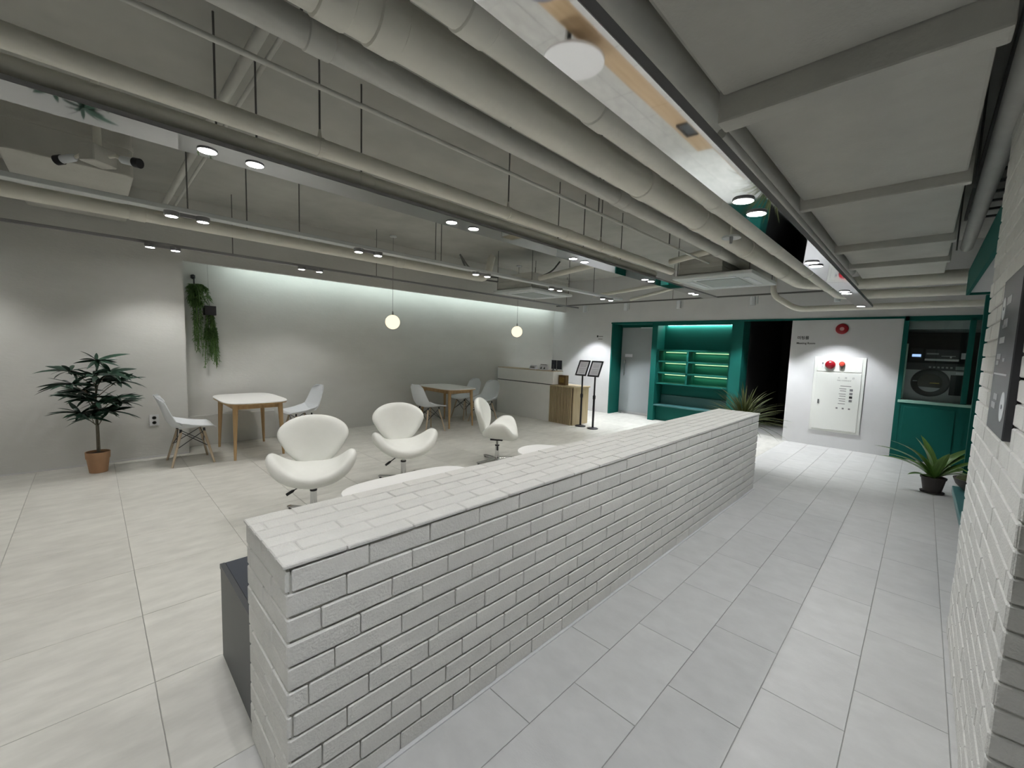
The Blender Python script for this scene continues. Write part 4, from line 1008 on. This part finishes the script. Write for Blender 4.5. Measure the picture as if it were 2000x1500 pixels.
h2 = thing('hanging_planter', 'black wall box with long trailing green vines in the niche', 'hanging plant', (1.165, 6.99, 1.80))
MB().box((-0.065, -0.06, 0.0), (0.065, 0.06, 0.125)).build('planter_box', dark_metal, h2, bevel=0.003)
mb = MB()
for k in range(34):
    x = random.uniform(-0.055, 0.055); y = random.uniform(-0.05, 0.0); zl = random.uniform(-0.45, -0.74)
    vine([(x * 0.7, y, 0.0), (x * 1.2, y - 0.01, -0.25), (x * 1.5 + random.uniform(-.02, .02), y - 0.01, zl)], leaf_mid, 90, 0.03, 0.006, mb, 0.7)
tag(mb.build('trailing_vines', leaf_mid, h2), kind='stuff')
MB().cyl((0, 0.02, 0.12), (-0.01, 0.02, 0.76), 0.0015, n=5).build('hanging_wire', rod_mat, h2)
# 3. spiky yucca at the far end of the brick wall
yc = thing('potted_yucca', 'spiky grassy plant behind the far end of the brick wall', 'potted plant', (5.78, 1.56, 0))
pot_mesh(MB(), 0.09, 0.13, 0.36, 0.04).build('pot', brown_pot, yc, smooth=True)
MB().lathe([(0.115, 0.325), (0.05, 0.34), (0.0001, 0.342)], 20).build('soil', soil, yc)
MB().cyl((0, 0, 0.33), (0, 0, 0.62), 0.03, 0.025, n=10).build('trunk', stem_mat, yc, smooth=True)
YV = [leaf_mesh('blade', L, W, d, leaf_grass, n=8) for L, W, d in ((0.50, 0.0080, 0.60), (0.46, 0.0075, 0.45), (0.52, 0.0080, 0.80), (0.44, 0.0080, 0.3))]
for j in range(230):
    az = j * 2.39996; u = (j + 0.5) / 230; el = math.radians(92 - 78 * u ** 0.9); s = random.uniform(0.72, 1.08)
    o = put('blade', YV[j % 4], yc, (0.015 * math.cos(az), 0.015 * math.sin(az), 0.65 - 0.05 * u), (random.uniform(-.5, .5), -el, az)); o.scale = (s, s, s)
# 4. broad striped plant in a brown pot at the right
dp = thing('potted_dracaena', 'broad striped leaf plant in a small dark pot on the aisle floor', 'potted plant', (6.72, -0.19, 0))
pot_mesh(MB(), 0.075, 0.11, 0.185, 0.02).build('pot', brown_pot, dp, smooth=True)
MB().lathe([(0.085, 0.0), (0.10, 0.004), (0.105, 0.016), (0.095, 0.016), (0.0001, 0.01)], 28).build('saucer', brown_pot, dp)
MB().lathe([(0.098, 0.155), (0.0001, 0.165)], 20).build('soil', soil, dp)
DV = [leaf_mesh('leaf', L, W, d, leaf_pale, n=9, fold=0.35) for L, W, d in ((0.68, 0.054, 0.75), (0.58, 0.058, 0.6), (0.60, 0.054, 1.0), (0.52, 0.058, 0.4))]
for az, el, k, s in ((133, 60, 0, 1.0), (142, 70, 0, 0.95), (126, 48, 1, 1.0), (150, 28, 3, 0.8), (100, 86, 3, 0.95), (20, 82, 1, 0.9), (-40, 74, 2, 1.0), (-55, 66, 0, 0.85), (-48, 36, 1, 0.95), (-75, 52, 3, 0.9), (200, 68, 3, 0.9), (235, 45, 1, 0.75), (-10, 56, 2, 0.8), (60, 58, 2, 0.8)):
    o = put('leaf', DV[k], dp, (0.01 * math.cos(math.radians(az)), 0.01 * math.sin(math.radians(az)), 0.155), (random.uniform(-.2, .2), -math.radians(el), math.radians(az))); o.scale = (s, s, s)
# 5. mossy bowl on the teal bench
mp = thing('moss_bowl', 'dark mossy bowl on the end of the teal bench', 'potted plant', (5.0, -0.40, 0.451))
MB().lathe([(0.08, 0), (0.13, 0.05), (0.15, 0.10), (0.14, 0.10), (0.12, 0.085), (0.0001, 0.085)], 28).build('bowl', brown_pot, mp, smooth=True)
mb = MB().lathe([(0.138, 0.09), (0.12, 0.115), (0.07, 0.13), (0.0001, 0.135)], 20); mb.build('moss_cushion', moss, mp, smooth=True)
for j in range(10):
    az = j * 2.4; o = put('leaf', DV[3], mp, (0.05 * math.cos(az), 0.05 * math.sin(az), 0.12), (0, -math.radians(25 + 5 * (j % 4)), az)); o.scale = (0.22, 0.22, 0.22)
